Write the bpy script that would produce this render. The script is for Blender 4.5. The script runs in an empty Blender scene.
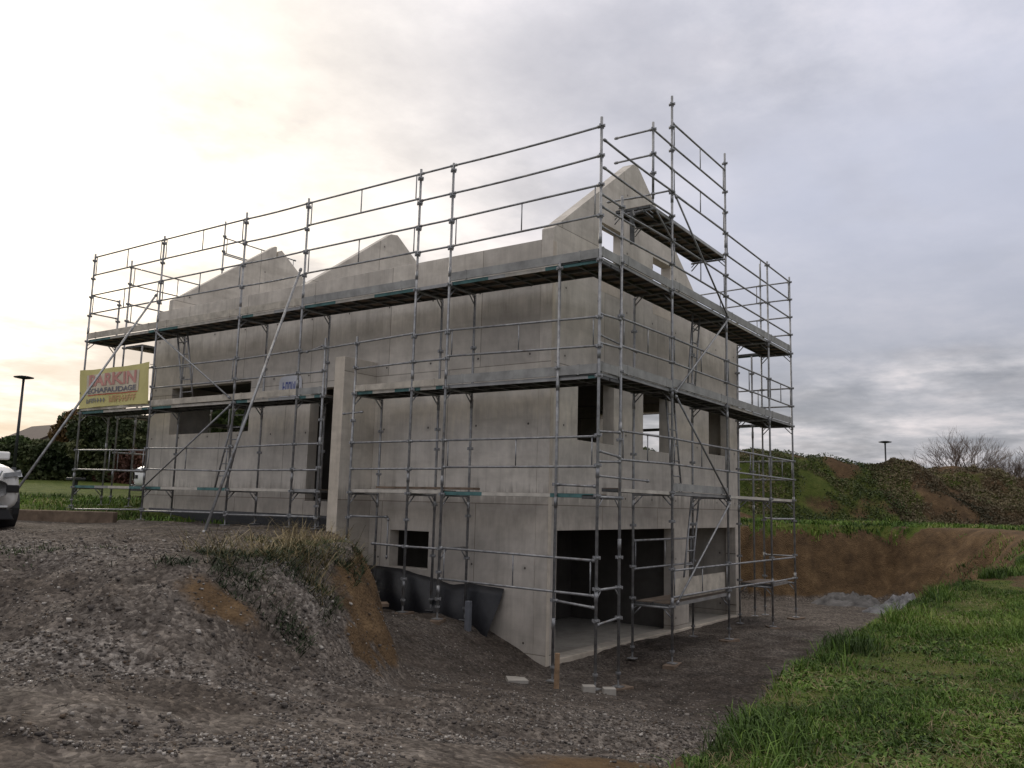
import bpy, bmesh, math, random
import numpy as np
from mathutils import Vector, Matrix
random.seed(7); rng = np.random.default_rng(7)
SC = bpy.context.scene; COL = SC.collection
R = math.radians

# ------------------------------------------------------------------ camera frame
CAM = np.array([-12.438, -6.798, -0.158])
YAW, PITCH, ROLL = R(34.527), R(8.053), R(1.502)
FPX = 851.3
Fw = np.array([math.cos(YAW)*math.cos(PITCH), math.sin(YAW)*math.cos(PITCH), math.sin(PITCH)])
R0 = np.array([math.sin(YAW), -math.cos(YAW), 0.0]); U0 = np.cross(R0, Fw)
Rv = math.cos(ROLL)*R0 + math.sin(ROLL)*U0
Uv = -math.sin(ROLL)*R0 + math.cos(ROLL)*U0
cd = bpy.data.cameras.new("camera"); cam = bpy.data.objects.new("camera", cd); COL.objects.link(cam)
cam.matrix_world = Matrix(((Rv[0], Uv[0], -Fw[0], CAM[0]), (Rv[1], Uv[1], -Fw[1], CAM[1]), (Rv[2], Uv[2], -Fw[2], CAM[2]), (0, 0, 0, 1)))
cd.sensor_width = 36; cd.lens = FPX/1024*36; cd.clip_end = 3000; cd.clip_start = 0.1
SC.camera = cam
CS, SN = math.cos(YAW), math.sin(YAW)
def st2xy(s, t): return CAM[0]+s*CS+t*SN, CAM[1]+s*SN-t*CS
def xy2st(x, y):
    dx, dy = x-CAM[0], y-CAM[1]
    return dx*CS+dy*SN, dx*SN-dy*CS

# ------------------------------------------------------------------ helpers
def tag(o, label=None, cat=None, group=None, kind=None):
    if label: o['label'] = label
    if cat: o['category'] = cat
    if group: o['group'] = group
    if kind: o['kind'] = kind
    return o
def empty(name, loc, label, cat, group=None, rz=0.0):
    o = bpy.data.objects.new(name, None); COL.objects.link(o)
    o.location = loc; o.rotation_euler = (0, 0, rz); o.empty_display_size = .2
    return tag(o, label, cat, group)
class MB:
    def __init__(s): s.v = []; s.f = []; s.m = []
    def add(s, vs, fs, mi=0):
        b = len(s.v); s.v += [tuple(p) for p in vs]; s.f += [tuple(i+b for i in f) for f in fs]; s.m += [mi]*len(fs)
    def box(s, x0, y0, z0, x1, y1, z1, mi=0):
        vs = [(x0,y0,z0),(x1,y0,z0),(x1,y1,z0),(x0,y1,z0),(x0,y0,z1),(x1,y0,z1),(x1,y1,z1),(x0,y1,z1)]
        s.add(vs, [(0,3,2,1),(4,5,6,7),(0,1,5,4),(1,2,6,5),(2,3,7,6),(3,0,4,7)], mi)
    def obox(s, c, ax, ay, az, mi=0):
        c, ax, ay, az = map(np.array, (c, ax, ay, az)); vs = []
        for k in (-1, 1):
            for i, j in ((-1,-1),(1,-1),(1,1),(-1,1)): vs.append(c+ax*i+ay*j+az*k)
        s.add(vs, [(0,3,2,1),(4,5,6,7),(0,1,5,4),(1,2,6,5),(2,3,7,6),(3,0,4,7)], mi)
    def tube(s, p, q, r, n=8, mi=0, r2=None):
        p = np.array(p, float); q = np.array(q, float); d = q-p; L = np.linalg.norm(d); d = d/L
        a = np.array([0,0,1.0]) if abs(d[2]) < .9 else np.array([1.0,0,0])
        u = np.cross(d, a); u /= np.linalg.norm(u); w = np.cross(d, u); r2 = r if r2 is None else r2
        vs = []
        for (c, rr) in ((p, r), (q, r2)):
            for k in range(n):
                t = 2*math.pi*k/n; vs.append(c+rr*(math.cos(t)*u+math.sin(t)*w))
        fs = [(k, (k+1) % n, n+(k+1) % n, n+k) for k in range(n)]+[tuple(range(n-1,-1,-1)), tuple(range(n, 2*n))]
        s.add(vs, fs, mi)
    def path(s, pts, r, n=7, mi=0):
        for a, b in zip(pts[:-1], pts[1:]): s.tube(a, b, r, n, mi)
    def build(s, name, mats, parent=None, smooth=False, bevel=0):
        me = bpy.data.meshes.new(name); me.from_pydata([tuple(map(float, p)) for p in s.v], [], s.f)
        if not isinstance(mats, (list, tuple)): mats = [mats]
        for m in mats: me.materials.append(m)
        if len(mats) > 1: me.polygons.foreach_set('material_index', s.m)
        if smooth: me.polygons.foreach_set('use_smooth', [True]*len(s.f))
        me.update()
        o = bpy.data.objects.new(name, me); COL.objects.link(o); o.parent = parent
        if bevel:
            b = o.modifiers.new('bevel', 'BEVEL'); b.width = bevel; b.segments = 2; b.limit_method = 'ANGLE'
        return o
def npmesh(name, V, Fc, mats, parent=None, attrs=None, smooth=False, mi=None):
    """V (n,3), Fc (m,k) same-sized faces"""
    V = np.asarray(V, np.float32); Fc = np.asarray(Fc, np.int32); k = Fc.shape[1]
    me = bpy.data.meshes.new(name); me.vertices.add(len(V)); me.vertices.foreach_set('co', V.ravel())
    me.loops.add(Fc.size); me.loops.foreach_set('vertex_index', Fc.ravel())
    me.polygons.add(len(Fc)); me.polygons.foreach_set('loop_start', np.arange(len(Fc), dtype=np.int32)*k)
    me.update(calc_edges=True)
    if smooth: me.polygons.foreach_set('use_smooth', np.ones(len(Fc), bool))
    for m in (mats if isinstance(mats, (list, tuple)) else [mats]): me.materials.append(m)
    if mi is not None: me.polygons.foreach_set('material_index', np.asarray(mi, np.int32))
    for an, arr in (attrs or {}).items():
        a = me.color_attributes.new(an, 'FLOAT_COLOR', 'POINT'); a.data.foreach_set('color', np.asarray(arr, np.float32).ravel())
    me.validate()
    o = bpy.data.objects.new(name, me); COL.objects.link(o); o.parent = parent
    return o
def copy_tree(o, parent=None):
    c = o.copy(); COL.objects.link(c); c.parent = parent
    for ch in list(o.children): copy_tree(ch, c)
    return c
# value noise (vectorised)
_perm = rng.random((256, 256))
def vnoise(x, y):
    xi = np.floor(x).astype(int); yi = np.floor(y).astype(int); fx = x-xi; fy = y-yi
    fx = fx*fx*(3-2*fx); fy = fy*fy*(3-2*fy)
    a = _perm[xi % 256, yi % 256]; b = _perm[(xi+1) % 256, yi % 256]; c = _perm[xi % 256, (yi+1) % 256]; d = _perm[(xi+1) % 256, (yi+1) % 256]
    return (a*(1-fx)+b*fx)*(1-fy)+(c*(1-fx)+d*fx)*fy-.5
def fbm(x, y, f, o=4, g=.55):
    r = 0; a = 1.0
    for k in range(o): r = r+a*vnoise(x*f+17.3*k, y*f-9.1*k); f *= 2.03; a *= g
    return r
def sm(x): x = np.clip(x, 0, 1); return x*x*(3-2*x)

# ------------------------------------------------------------------ materials
def newmat(name):
    m = bpy.data.materials.new(name); m.use_nodes = True; nt = m.node_tree; b = nt.nodes['Principled BSDF']
    return m, nt, b
def N(nt, t, **kw):
    n = nt.nodes.new(t)
    for k, v in kw.items():
        if k.startswith('_'): setattr(n, k[1:], v)
        else: n.inputs[k.replace('__', ' ')].default_value = v
    return n
def L(nt, a, b): nt.links.new(a, b)
def ramp(nt, fac, stops):
    r = nt.nodes.new('ShaderNodeValToRGB'); e = r.color_ramp.elements
    while len(e) < len(stops): e.new(.5)
    for x, (p, c) in zip(e, stops):
        x.position = p; x.color = (*c, 1) if len(c) == 3 else c
    L(nt, fac, r.inputs[0]); return r
def mathn(nt, op, a, b=None, c=None):
    n = nt.nodes.new('ShaderNodeMath'); n.operation = op
    for i, v in enumerate((a, b, c)):
        if v is None: continue
        if isinstance(v, (int, float)): n.inputs[i].default_value = v
        else: L(nt, v, n.inputs[i])
    return n.outputs[0]
def mixc(nt, fac, a, b, mode='MIX'):
    n = nt.nodes.new('ShaderNodeMix'); n.data_type = 'RGBA'; n.blend_type = mode
    for i, v in ((0, fac), (6, a), (7, b)):
        if isinstance(v, (int, float)): n.inputs[i].default_value = v
        elif isinstance(v, tuple): n.inputs[i].default_value = (*v, 1)
        else: L(nt, v, n.inputs[i])
    return n.outputs[2]
def noise(nt, vec, scale, detail=5, rough=.6):
    n = N(nt, 'ShaderNodeTexNoise', Scale=scale, Detail=detail, Roughness=rough)
    if vec is not None: L(nt, vec, n.inputs['Vector'])
    return n.outputs['Fac']
def bump(nt, b, h, strength=.3, dist=.01):
    n = N(nt, 'ShaderNodeBump', Strength=strength, Distance=dist); L(nt, h, n.inputs['Height']); L(nt, n.outputs[0], b.inputs['Normal'])
def simple(name, col, rough=.6, metal=0.0, var=.15, scale=6, bumpd=0.0, spec=.4):
    m, nt, b = newmat(name); tc = nt.nodes.new('ShaderNodeTexCoord')
    f = noise(nt, tc.outputs['Object'], scale)
    c = ramp(nt, f, [(.3, tuple(x*(1-var) for x in col)), (.7, tuple(min(1, x*(1+var)) for x in col))])
    L(nt, c.outputs[0], b.inputs['Base Color']); b.inputs['Roughness'].default_value = rough; b.inputs['Metallic'].default_value = metal
    b.inputs['Specular IOR Level'].default_value = spec
    if bumpd: bump(nt, b, noise(nt, tc.outputs['Object'], scale*6), .5, bumpd)
    return m

GAIN = 1.50
def concrete(name, axis, base=(.49, .458, .408), seams=True, tone=True):
    m, nt, b = newmat(name); tc = nt.nodes.new('ShaderNodeTexCoord'); o = tc.outputs['Object']
    sep = nt.nodes.new('ShaderNodeSeparateXYZ'); L(nt, o, sep.inputs[0])
    h = sep.outputs['Y'] if axis == 'y' else sep.outputs['X']; z = sep.outputs['Z']
    big = noise(nt, o, .55, 4, .6); fine = noise(nt, o, 9, 8, .7)
    mp = N(nt, 'ShaderNodeMapping'); mp.inputs['Scale'].default_value = (5.0, 5.0, .35); L(nt, o, mp.inputs[0])
    streak = noise(nt, mp.outputs[0], 1.0, 7, .72)
    mp2 = N(nt, 'ShaderNodeMapping'); mp2.inputs['Scale'].default_value = (.5, .5, 3.5); L(nt, o, mp2.inputs[0])
    bands = noise(nt, mp2.outputs[0], 1.0, 4, .6)
    mid = noise(nt, o, 2.2, 6, .65)
    c = ramp(nt, big, [(.3, tuple(x*.80 for x in base)), (.7, tuple(x*1.12 for x in base))]).outputs[0]
    c = mixc(nt, .30, c, ramp(nt, streak, [(.32, (.48, .47, .45)), (.47, (.92, .91, .90)), (.55, (1.0, 1.0, 1.0)), (.70, (1.22, 1.20, 1.16))]).outputs[0], 'MULTIPLY')
    c = mixc(nt, .42, c, ramp(nt, mid, [(.3, (.72, .715, .70)), (.62, (1.06, 1.06, 1.05))]).outputs[0], 'MULTIPLY')
    c = mixc(nt, .35, c, ramp(nt, bands, [(.34, (.7, .69, .67)), (.5, (1, 1, 1))]).outputs[0], 'MULTIPLY')
    c = mixc(nt, .45, c, ramp(nt, fine, [(.3, (.84, .83, .81)), (.7, (1.08, 1.08, 1.07))]).outputs[0], 'MULTIPLY')
    if seams:
        cv = nt.nodes.new('ShaderNodeCombineXYZ'); L(nt, mathn(nt, 'ADD', h, .02 if axis == 'y' else 2.2), cv.inputs[0]); L(nt, mathn(nt, 'ADD', z, 8.25), cv.inputs[1])
        br = N(nt, 'ShaderNodeTexBrick'); br.inputs['Scale'].default_value = 1; br.inputs['Mortar Size'].default_value = .010
        br.inputs['Brick Width'].default_value = 2.52; br.inputs['Row Height'].default_value = 2.7; br.offset = .32; br.inputs['Mortar Smooth'].default_value = .3
        br.inputs['Bias'].default_value = 0
        br.inputs['Color1'].default_value = (1, 1, 1, 1); br.inputs['Color2'].default_value = (.80, .80, .81, 1); br.inputs['Mortar'].default_value = (.34, .32, .30, 1)
        L(nt, cv.outputs[0], br.inputs['Vector']); c = mixc(nt, .8, c, br.outputs['Color'], 'MULTIPLY')
        # formwork tie holes on a 1.26 x 1.35 m grid
        fx = mathn(nt, 'SUBTRACT', mathn(nt, 'FRACT', mathn(nt, 'DIVIDE', mathn(nt, 'ADD', h, 20.3), 1.26)), .5)
        fz = mathn(nt, 'SUBTRACT', mathn(nt, 'FRACT', mathn(nt, 'DIVIDE', mathn(nt, 'ADD', z, 20.9), 1.35)), .5)
        d = mathn(nt, 'SQRT', mathn(nt, 'ADD', mathn(nt, 'POWER', mathn(nt, 'MULTIPLY', fx, 1.26), 2), mathn(nt, 'POWER', mathn(nt, 'MULTIPLY', fz, 1.35), 2)))
        hole = mathn(nt, 'LESS_THAN', d, .022)
        halo = ramp(nt, d, [(.0, (.6, .6, .6)), (.1, (1, 1, 1))]).outputs[0]
        c = mixc(nt, mathn(nt, 'MULTIPLY', ramp(nt, mid, [(.42, (0, 0, 0)), (.6, (1, 1, 1))]).outputs[0], 1.0), c, mixc(nt, 1, c, halo, 'MULTIPLY'))
        c = mixc(nt, hole, c, (.07, .06, .055))
    if tone:   # darker and paler bands by height, with a ragged edge
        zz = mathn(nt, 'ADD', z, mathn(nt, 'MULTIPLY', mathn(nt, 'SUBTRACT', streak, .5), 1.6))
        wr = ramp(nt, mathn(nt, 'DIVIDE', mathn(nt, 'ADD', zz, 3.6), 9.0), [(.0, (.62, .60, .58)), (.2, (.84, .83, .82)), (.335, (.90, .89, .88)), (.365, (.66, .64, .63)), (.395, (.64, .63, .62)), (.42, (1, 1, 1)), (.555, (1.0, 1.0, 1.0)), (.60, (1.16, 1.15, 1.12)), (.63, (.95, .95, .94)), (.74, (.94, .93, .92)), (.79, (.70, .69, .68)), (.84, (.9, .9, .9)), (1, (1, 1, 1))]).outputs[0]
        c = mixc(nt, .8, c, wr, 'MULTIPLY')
    c = mixc(nt, 1.0, c, (GAIN, GAIN, GAIN), 'MULTIPLY')
    L(nt, c, b.inputs['Base Color']); b.inputs['Roughness'].default_value = .88; b.inputs['Specular IOR Level'].default_value = .25
    bump(nt, b, fine, .35, .006)
    return m
M = {}
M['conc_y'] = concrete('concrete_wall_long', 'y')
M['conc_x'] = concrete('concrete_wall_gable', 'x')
M['conc_plain'] = concrete('concrete_plain', 'x', (.27, .255, .23), seams=False, tone=False)
M['conc_pale'] = concrete('concrete_pale', 'x', (.45, .405, .34), seams=False, tone=False)
M['conc_in'] = concrete('concrete_inside_shade', 'x', (.075, .070, .064), seams=False, tone=False)  # dimness of the rooms painted in: concrete far darker than the outer walls
# galvanised steel
m, nt, b = newmat('galvanised_steel'); tc = nt.nodes.new('ShaderNodeTexCoord')
f = noise(nt, tc.outputs['Object'], 7, 6, .7)
c = ramp(nt, f, [(.3, (.17, .172, .175)), (.5, (.30, .305, .31)), (.72, (.44, .44, .43))]).outputs[0]
f2 = noise(nt, tc.outputs['Object'], 2.3, 4, .6)
c = mixc(nt, ramp(nt, f2, [(.60, (0, 0, 0)), (.68, (.55, .55, .55))]).outputs[0], c, (.13, .10, .075))
L(nt, c, b.inputs['Base Color']); b.inputs['Metallic'].default_value = .55; b.inputs['Roughness'].default_value = .52
M['steel'] = m
M['steel_dark'] = simple('steel_deck_underside', (.10, .102, .10), .6, .4, .35, 5)
M['alu'] = simple('aluminium_edge', (.34, .34, .33), .5, .4, .25, 3)
M['teal'] = simple('teal_painted_steel', (.075, .17, .165), .6, .1, .35, 4)
M['cream'] = simple('cream_painted_edge', (.50, .47, .41), .65, 0, .25, 4)
M['ply'] = simple('deck_plywood', (.16, .125, .095), .85, 0, .4, 5, .002)
M['toe'] = simple('toe_board_grey', (.30, .30, .285), .7, .1, .3, 3)
M['toe_w'] = simple('toe_board_weathered_timber', (.46, .42, .35), .8, 0, .3, 4)
M['wood'] = simple('raw_timber', (.30, .20, .12), .85, 0, .35, 6, .003)
M['oldwood'] = simple('weathered_timber', (.17, .125, .09), .9, 0, .4, 5, .003)
M['membrane'] = simple('black_dimpled_membrane', (.011, .012, .015), .30, 0, .4, 18, .01, .5)
M['rust'] = simple('rusty_steel', (.18, .07, .035), .8, .2, .4, 8)

# ------------------------------------------------------------------ terrain
LFT = [(9.9,-40),(9.9,-14),(10.0,-9),(9.6,-7.2),(9.9,-5.8),(9.5,-4.7),(9.3,-3.6),(9.9,-2.75),(11.3,-2.25),(12.6,-2.35),(14.4,-2.75),(16.2,-3.2)]
def w2(x, y): return tuple(float(q) for q in xy2st(x, y))
BACK = [w2(.15,6.30), w2(4,6.5), w2(11.5,6.6), w2(14.5,6.8), w2(16.2,5.0), w2(16.6,2.5), (29.3,9.8), (29.7,13.0), (27.4,14.9), (24.0,14.7), (19.8,12.3)]
RGT = [(15.5,9.3),(12.7,6.2),(9.4,3.73),(7.6,2.55),(5.7,1.62),(4.4,.95),(2.0,.1),(-8,-2)]
POLY = LFT+BACK+RGT+[(-12,-20),(-12,-40)]
WID = [2.6]*4+[2.4]*3+[1.7, 1.15, .8, .7, .6]+[.3, .3, .4, .8, 1.1, 1.3, 1.4, 1.5, 2.3, 2.9, 2.6]+[1.2, .6, .55, .5, .5, .5, .5, .5]+[2, 2]
P = np.array(POLY); W = np.array(WID)
def polydist(s, t):
    best = np.full(s.shape, 1e9); wid = np.full(s.shape, 1.0); inside = np.zeros(s.shape, bool)
    n = len(P)
    for i in range(n):
        a = P[i]; b_ = P[(i+1) % n]; d = b_-a
        u = np.clip(((s-a[0])*d[0]+(t-a[1])*d[1])/(d@d), 0, 1)
        dd = np.hypot(s-a[0]-u*d[0], t-a[1]-u*d[1])
        k = dd < best; best = np.where(k, dd, best); wid = np.where(k, W[i]*(1-u)+W[(i+1) % n]*u, wid)
        cr = ((a[1] > t) != (b_[1] > t)) & (s < (b_[0]-a[0])*(t-a[1])/(b_[1]-a[1]+1e-12)+a[0])
        inside ^= cr
    return best, wid, inside
MT = np.array([[3, 2.4], [7, 2.2], [10.7, 2.0], [12.5, 2.1], [15, 1.8], [17.5, 1.7], [18.6, 1.35], [20, 1.55], [21.4, 1.35], [23, .8], [24.5, .2], [27, -.2], [30, -.5]])
def height(s, t, detail=True):
    x, y = st2xy(s, t)
    low = -1.0-.136*s-.1025*t
    low = np.where(low < -2.98, -3.12+.14*np.exp((low+2.98)/.14), low)
    low = low+.13*sm((x-1.6)/3.0)-.04*sm((3.2-np.hypot(x-.8, y-.8))/2)*(s < 40)
    low = np.where(s < 5.5, -1.75+0*s+(low+1.75)*sm((s-2)/3.5), low)
    low = low+.78*sm((y-.9)/2.9)*sm((x+5.2)/3.6)*sm((6.5-x)/5.0)*(s < 24)
    # high ground
    hl = -.80-.06*sm((11-s)/3)+.30*sm((s-21.5)/2.5)+.045*np.maximum(s-24, 0)*(s < 90)+.045*66*(s >= 90)
    hr = -1.50+.12*sm((s-7)/5)+.82*sm((s-10)/18)*1.0+.22*sm((t-4)/6)*(s < 22)
    k = sm((t+1.3)/(2.0+4*sm((s-12)/10)))
    hi = hl*(1-k)+hr*k
    # spoil mounds beyond the pit
    top = np.interp(t, MT[:, 0], MT[:, 1])
    prof = sm((s-33.2)/4.6)*(1-.75*sm((s-41)/9))
    hi = hi+(top+.7)*prof*sm((t-1)/3)
    best, wid, inside = polydist(s, t)
    if detail:
        best = best+.16*fbm(x, y, .9, 3)*sm(wid)
    a = np.where(inside, sm(best/wid), 0)
    z = hi*(1-a)+low*a
    if detail:
        onm = sm((s-33)/2)*sm((t-2)/3)*sm((50-s)/5)
        z = z+.62*fbm(x, y, .42, 4, .62)*onm
        slope = 4*a*(1-a)
        near = sm((36-s)/5)
        z = z+(.05*fbm(x, y, .6, 3)+.035*fbm(x, y, 2.3, 3)+.018*fbm(x, y, 7, 2))*near
        z = z+slope*sm((s-10)/2)*sm((17-s)/2)*(t < 0)*.55*fbm(x*1.0, y*1.0, 1.9, 4)
        z = z+slope*(.26*fbm(x, y, 1.1, 3)+.13*fbm(x, y, 3.6, 3))*near+(.15*fbm(x, y, 1.25, 4)+.05*fbm(x, y, 4.2, 2))*near*sm((-t-1.2)/1.0)*sm((16-s)/3)
        z = z-.10*np.maximum(0, fbm(x, y, .8, 3))*near*(t > .5)*(1-a)
        z = z+slope*sm((s-22)/3)*sm((36-s)/4)*(.5*fbm(x, y, .8, 3)+.22*fbm(x, y, 1.9, 2))
        ru = sm((s-4)/2)*sm((20-s)/6)*a*(np.where(t < 6, 1, 0))
        lane = s-.14*t*0-7.0+.35*(t+3)*0
        z = z+slope*sm((s-22)/3)*(.55*fbm(x, y, .8, 3)+.25*fbm(x*2.0, y*2.0, .9, 2))
        for off, dp in ((6.6, .075), (7.9, .085)):   # wheel ruts along the track
            q = s-off-.18*(t+4)-.2*np.sin(t*.6); z = z-dp*np.exp(-(q/.17)**2)*ru+dp*.5*np.exp(-((q-.3)/.14)**2)*ru
    return z, a, inside, best
def axis(segs):
    out = []
    for a, b, st in segs: out += list(np.arange(a, b, st))
    return np.array(out)
geo = [45*1.18**k for k in range(1, 18)]
sA = np.concatenate([axis([(-30, -6, 4), (-6, 3, .5), (3, 20, .095), (20, 45.1, .2)]), geo])
geoT = np.array([30*1.22**k for k in range(1, 17)])
tA = np.concatenate([-geoT[::-1], axis([(-30, -9, .35), (-9, 12, .095), (12, 30.1, .22)]), geoT])
S, T = np.meshgrid(sA, tA, indexing='ij')
Z, A_, IN, BD = height(S, T)
X, Y = st2xy(S, T)
bl_x = (X-1.05)*math.cos(R(1.2))-(Y-1.6)*math.sin(R(1.2)); bl_y = (X-1.05)*math.sin(R(1.2))+(Y-1.6)*math.cos(R(1.2))
under = (bl_x > .12) & (bl_x < 9.6) & (bl_y > .12) & (bl_y < 4.75)
Z = np.where(under, -3.25, Z)
ns, ntt = S.shape
def gauss(cs, ct, rs, rt): return np.exp(-((S-cs)/rs)**2-((T-ct)/rt)**2)
# colour masks: R grass, G ochre soil, B pale gravel, alpha darker ground
n1 = fbm(X, Y, .45, 4); n2 = fbm(X, Y, 1.6, 4)
slope = 4*A_*(1-A_)
gr = np.zeros_like(S)
rightbank = (T > -.4) & (S < 22)
gr = np.where(rightbank, sm((.16-A_)/.16+n2*.6)*(1-.6*sm((fbm(X+31, Y+7, .55, 4)-.42)/.08))*(1-.8*sm((S-17.0+n1*3)/2.5)), gr)
gr = np.maximum(gr, np.where(S > 28, sm(.35+n1*1.2+(T > 0)*.1)*sm((S-28)/1.5)*(A_ < .3), 0))
gr = np.maximum(gr, np.where((T < -3) & (S > 20.5), sm((S-20.5)/2+n2)*.95, 0)*(A_ < .2))
gr = np.where((S > 26) & (S < 32) & (A_ > .10), 0, gr)
strip = (S > 28.6) & (S < 33.6) & (T > 2) & (A_ < .10)
gr = np.where(strip, np.maximum(gr, sm(.75+n2*1.4)), gr)
mnd = (S > 33) & (T > 2)
gr = np.where(mnd, .8*sm(.78+1.3*n1-.75*sm((T-15.6)/1.6)*(T < 23.5)), gr)
gr = np.maximum(gr, np.where((S > 50) | (T > 31) | (T < -31), .9, 0))
oc = np.clip(.12+.5*n1, 0, 1)*.45
oc = np.maximum(oc, sm(slope*1.4)*sm((S+1.6*n2+.8*n1-10.2)/.8)*np.where((T < 0) & (S < 17), 1, 0)*np.clip(.85+1.2*n2, 0, 1))
oc = np.maximum(oc, .95*sm(slope*2)*(S > 14.5)*(T > 5))
oc = np.maximum(oc, .75*sm((T-8)/2)*sm((S-14)/2)*(S < 30)*(A_ < .8)*(1-gr*.6))
oc = np.maximum(oc, .75*gauss(5.9, .75, .9, .9)); oc = np.maximum(oc, .85*gauss(8.6, -2.75, .42, .62)*np.clip(.8+n2*1.6, 0, 1))
oc = np.maximum(oc, .85*sm(slope*2)*(T > .3)*(S < 15)); oc = np.maximum(oc, .9*rightbank*(A_ < .3)*sm((S-9)/3)*(S < 24))
oc = np.where(mnd, .85+.5*n1, oc)
pl = np.clip(.30+.9*n2, 0, 1)*.5
pl = np.maximum(pl, .9*gauss(7.4, -3.4, .35, 1.8)*np.clip(.6+n2*1.5, 0, 1)); pl = np.maximum(pl, .8*np.exp(-((S-9.9)/.55)**2)*(T < -2)*np.clip(.5+n2*2, 0, 1))
pl = np.maximum(pl, .55*gauss(8.6, 1.6, 2.4, 1.5)); pl = np.maximum(pl, 1.0*gauss(7.2, -5.0, .5, 1.6)*np.clip(.5+n2*2, 0, 1)); pl = np.maximum(pl, .5*np.clip(.1+2.2*fbm(X, Y, .7, 4), 0, 1)*(T < -1.5)*(S < 13)); pl = pl*(S < 22)+.25*(S >= 22)
tone = .75*gauss(14.5, 3.6, 3.5, 2.6)+.6*np.exp(-((S-9.0)/.5)**2)*(T < -3.2)*np.clip(.5+n2*2, 0, 1)+.7*gauss(13.8, -.5, 2.6, 1.4)
tone = np.maximum(tone, np.where(mnd, .55, 0)); tone = np.maximum(tone, .8*np.clip(1.6*fbm(X, Y, .8, 4)+.1, 0, 1)*slope*(T < -2)*(S < 11))  # far mound: shade under the growth painted in as darker ground
colr = np.stack([np.clip(gr, 0, 1), np.clip(oc, 0, 1), np.clip(pl, 0, 1), np.clip(tone, 0, 1)], -1).reshape(-1, 4)
idx = np.arange(ns*ntt).reshape(ns, ntt)
Fq = np.stack([idx[:-1, :-1], idx[:-1, 1:], idx[1:, 1:], idx[1:, :-1]], -1).reshape(-1, 4)
m, nt, b = newmat('ground_soil_gravel_grass')
at = nt.nodes.new('ShaderNodeAttribute'); at.attribute_name = 'zone'; sp = nt.nodes.new('ShaderNodeSeparateColor'); L(nt, at.outputs['Color'], sp.inputs[0])
ge = nt.nodes.new('ShaderNodeNewGeometry'); pos = ge.outputs['Position']; SCL = 1.14
nf = noise(nt, pos, 14, 8, .75); nm_ = noise(nt, pos, 2.2, 6, .65); nb = noise(nt, pos, .5, 4, .6)
vo = N(nt, 'ShaderNodeTexVoronoi', Scale=26.0, Randomness=1.0); L(nt, pos, vo.inputs['Vector'])
vo2 = N(nt, 'ShaderNodeTexVoronoi', Scale=9.0, Randomness=1.0); L(nt, pos, vo2.inputs['Vector'])
base = ramp(nt, nm_, [(.28, (.044, .038, .033)), (.5, (.088, .076, .066)), (.72, (.155, .137, .121))]).outputs[0]
base = mixc(nt, .75, base, ramp(nt, nf, [(.3, (.45, .44, .44)), (.52, (1, 1, 1)), (.72, (1.6, 1.58, 1.5))]).outputs[0], 'MULTIPLY')
peb = ramp(nt, vo.outputs['Color'], [(.15, (.45, .43, .41)), (.6, (1.0, .98, .95)), (.9, (1.9, 1.85, 1.75))]).outputs[0]
base = mixc(nt, .6, base, peb, 'MULTIPLY')
pale = ramp(nt, vo.outputs['Color'], [(.1, (.10, .092, .085)), (.5, (.22, .205, .19)), (.9, (.40, .38, .35))]).outputs[0]
fB = mathn(nt, 'MULTIPLY', sp.outputs[2], ramp(nt, nf, [(.38, (0, 0, 0)), (.6, (1, 1, 1))]).outputs[0])
c = mixc(nt, fB, base, pale)
och = ramp(nt, nm_, [(.3, (.058, .040, .025)), (.55, (.114, .076, .043)), (.75, (.180, .123, .069))]).outputs[0]
och = mixc(nt, .6, och, ramp(nt, nf, [(.3, (.6, .58, .55)), (.7, (1.3, 1.3, 1.25))]).outputs[0], 'MULTIPLY')
fO = ramp(nt, mathn(nt, 'ADD', sp.outputs[1], mathn(nt, 'MULTIPLY', mathn(nt, 'SUBTRACT', nf, .5), .5)), [(.35, (0, 0, 0)), (.62, (1, 1, 1))]).outputs[0]
c = mixc(nt, fO, c, och)
gcol = ramp(nt, nm_, [(.3, (.035, .055, .012)), (.5, (.075, .10, .022)), (.72, (.12, .13, .04))]).outputs[0]
gcol = mixc(nt, .6, gcol, ramp(nt, nf, [(.3, (.5, .5, .5)), (.7, (1.4, 1.4, 1.3))]).outputs[0], 'MULTIPLY')
fG = ramp(nt, mathn(nt, 'ADD', sp.outputs[0], mathn(nt, 'MULTIPLY', mathn(nt, 'SUBTRACT', nf, .5), .6)), [(.38, (0, 0, 0)), (.6, (1, 1, 1))]).outputs[0]
c = mixc(nt, fG, c, gcol)
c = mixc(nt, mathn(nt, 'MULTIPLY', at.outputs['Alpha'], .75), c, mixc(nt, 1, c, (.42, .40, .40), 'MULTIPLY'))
c = mixc(nt, 1.0, c, (1.14, 1.12, 1.10), 'MULTIPLY')
L(nt, c, b.inputs['Base Color']); b.inputs['Roughness'].default_value = .95; b.inputs['Specular IOR Level'].default_value = .12
hh = mathn(nt, 'ADD', mathn(nt, 'MULTIPLY', nf, .6), mathn(nt, 'MULTIPLY', vo.outputs['Distance'], -1.0))
bump(nt, b, hh, .8, .03)
M['ground'] = m
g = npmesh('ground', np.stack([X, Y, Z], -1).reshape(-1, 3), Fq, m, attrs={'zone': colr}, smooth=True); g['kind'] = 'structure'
def zat(s, t):
    z, a, i, b_ = height(np.atleast_1d(np.asarray(s, float)), np.atleast_1d(np.asarray(t, float))); return z
def zxy(x, y):
    s, t = xy2st(x, y); return float(zat(s, t)[0])

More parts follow.
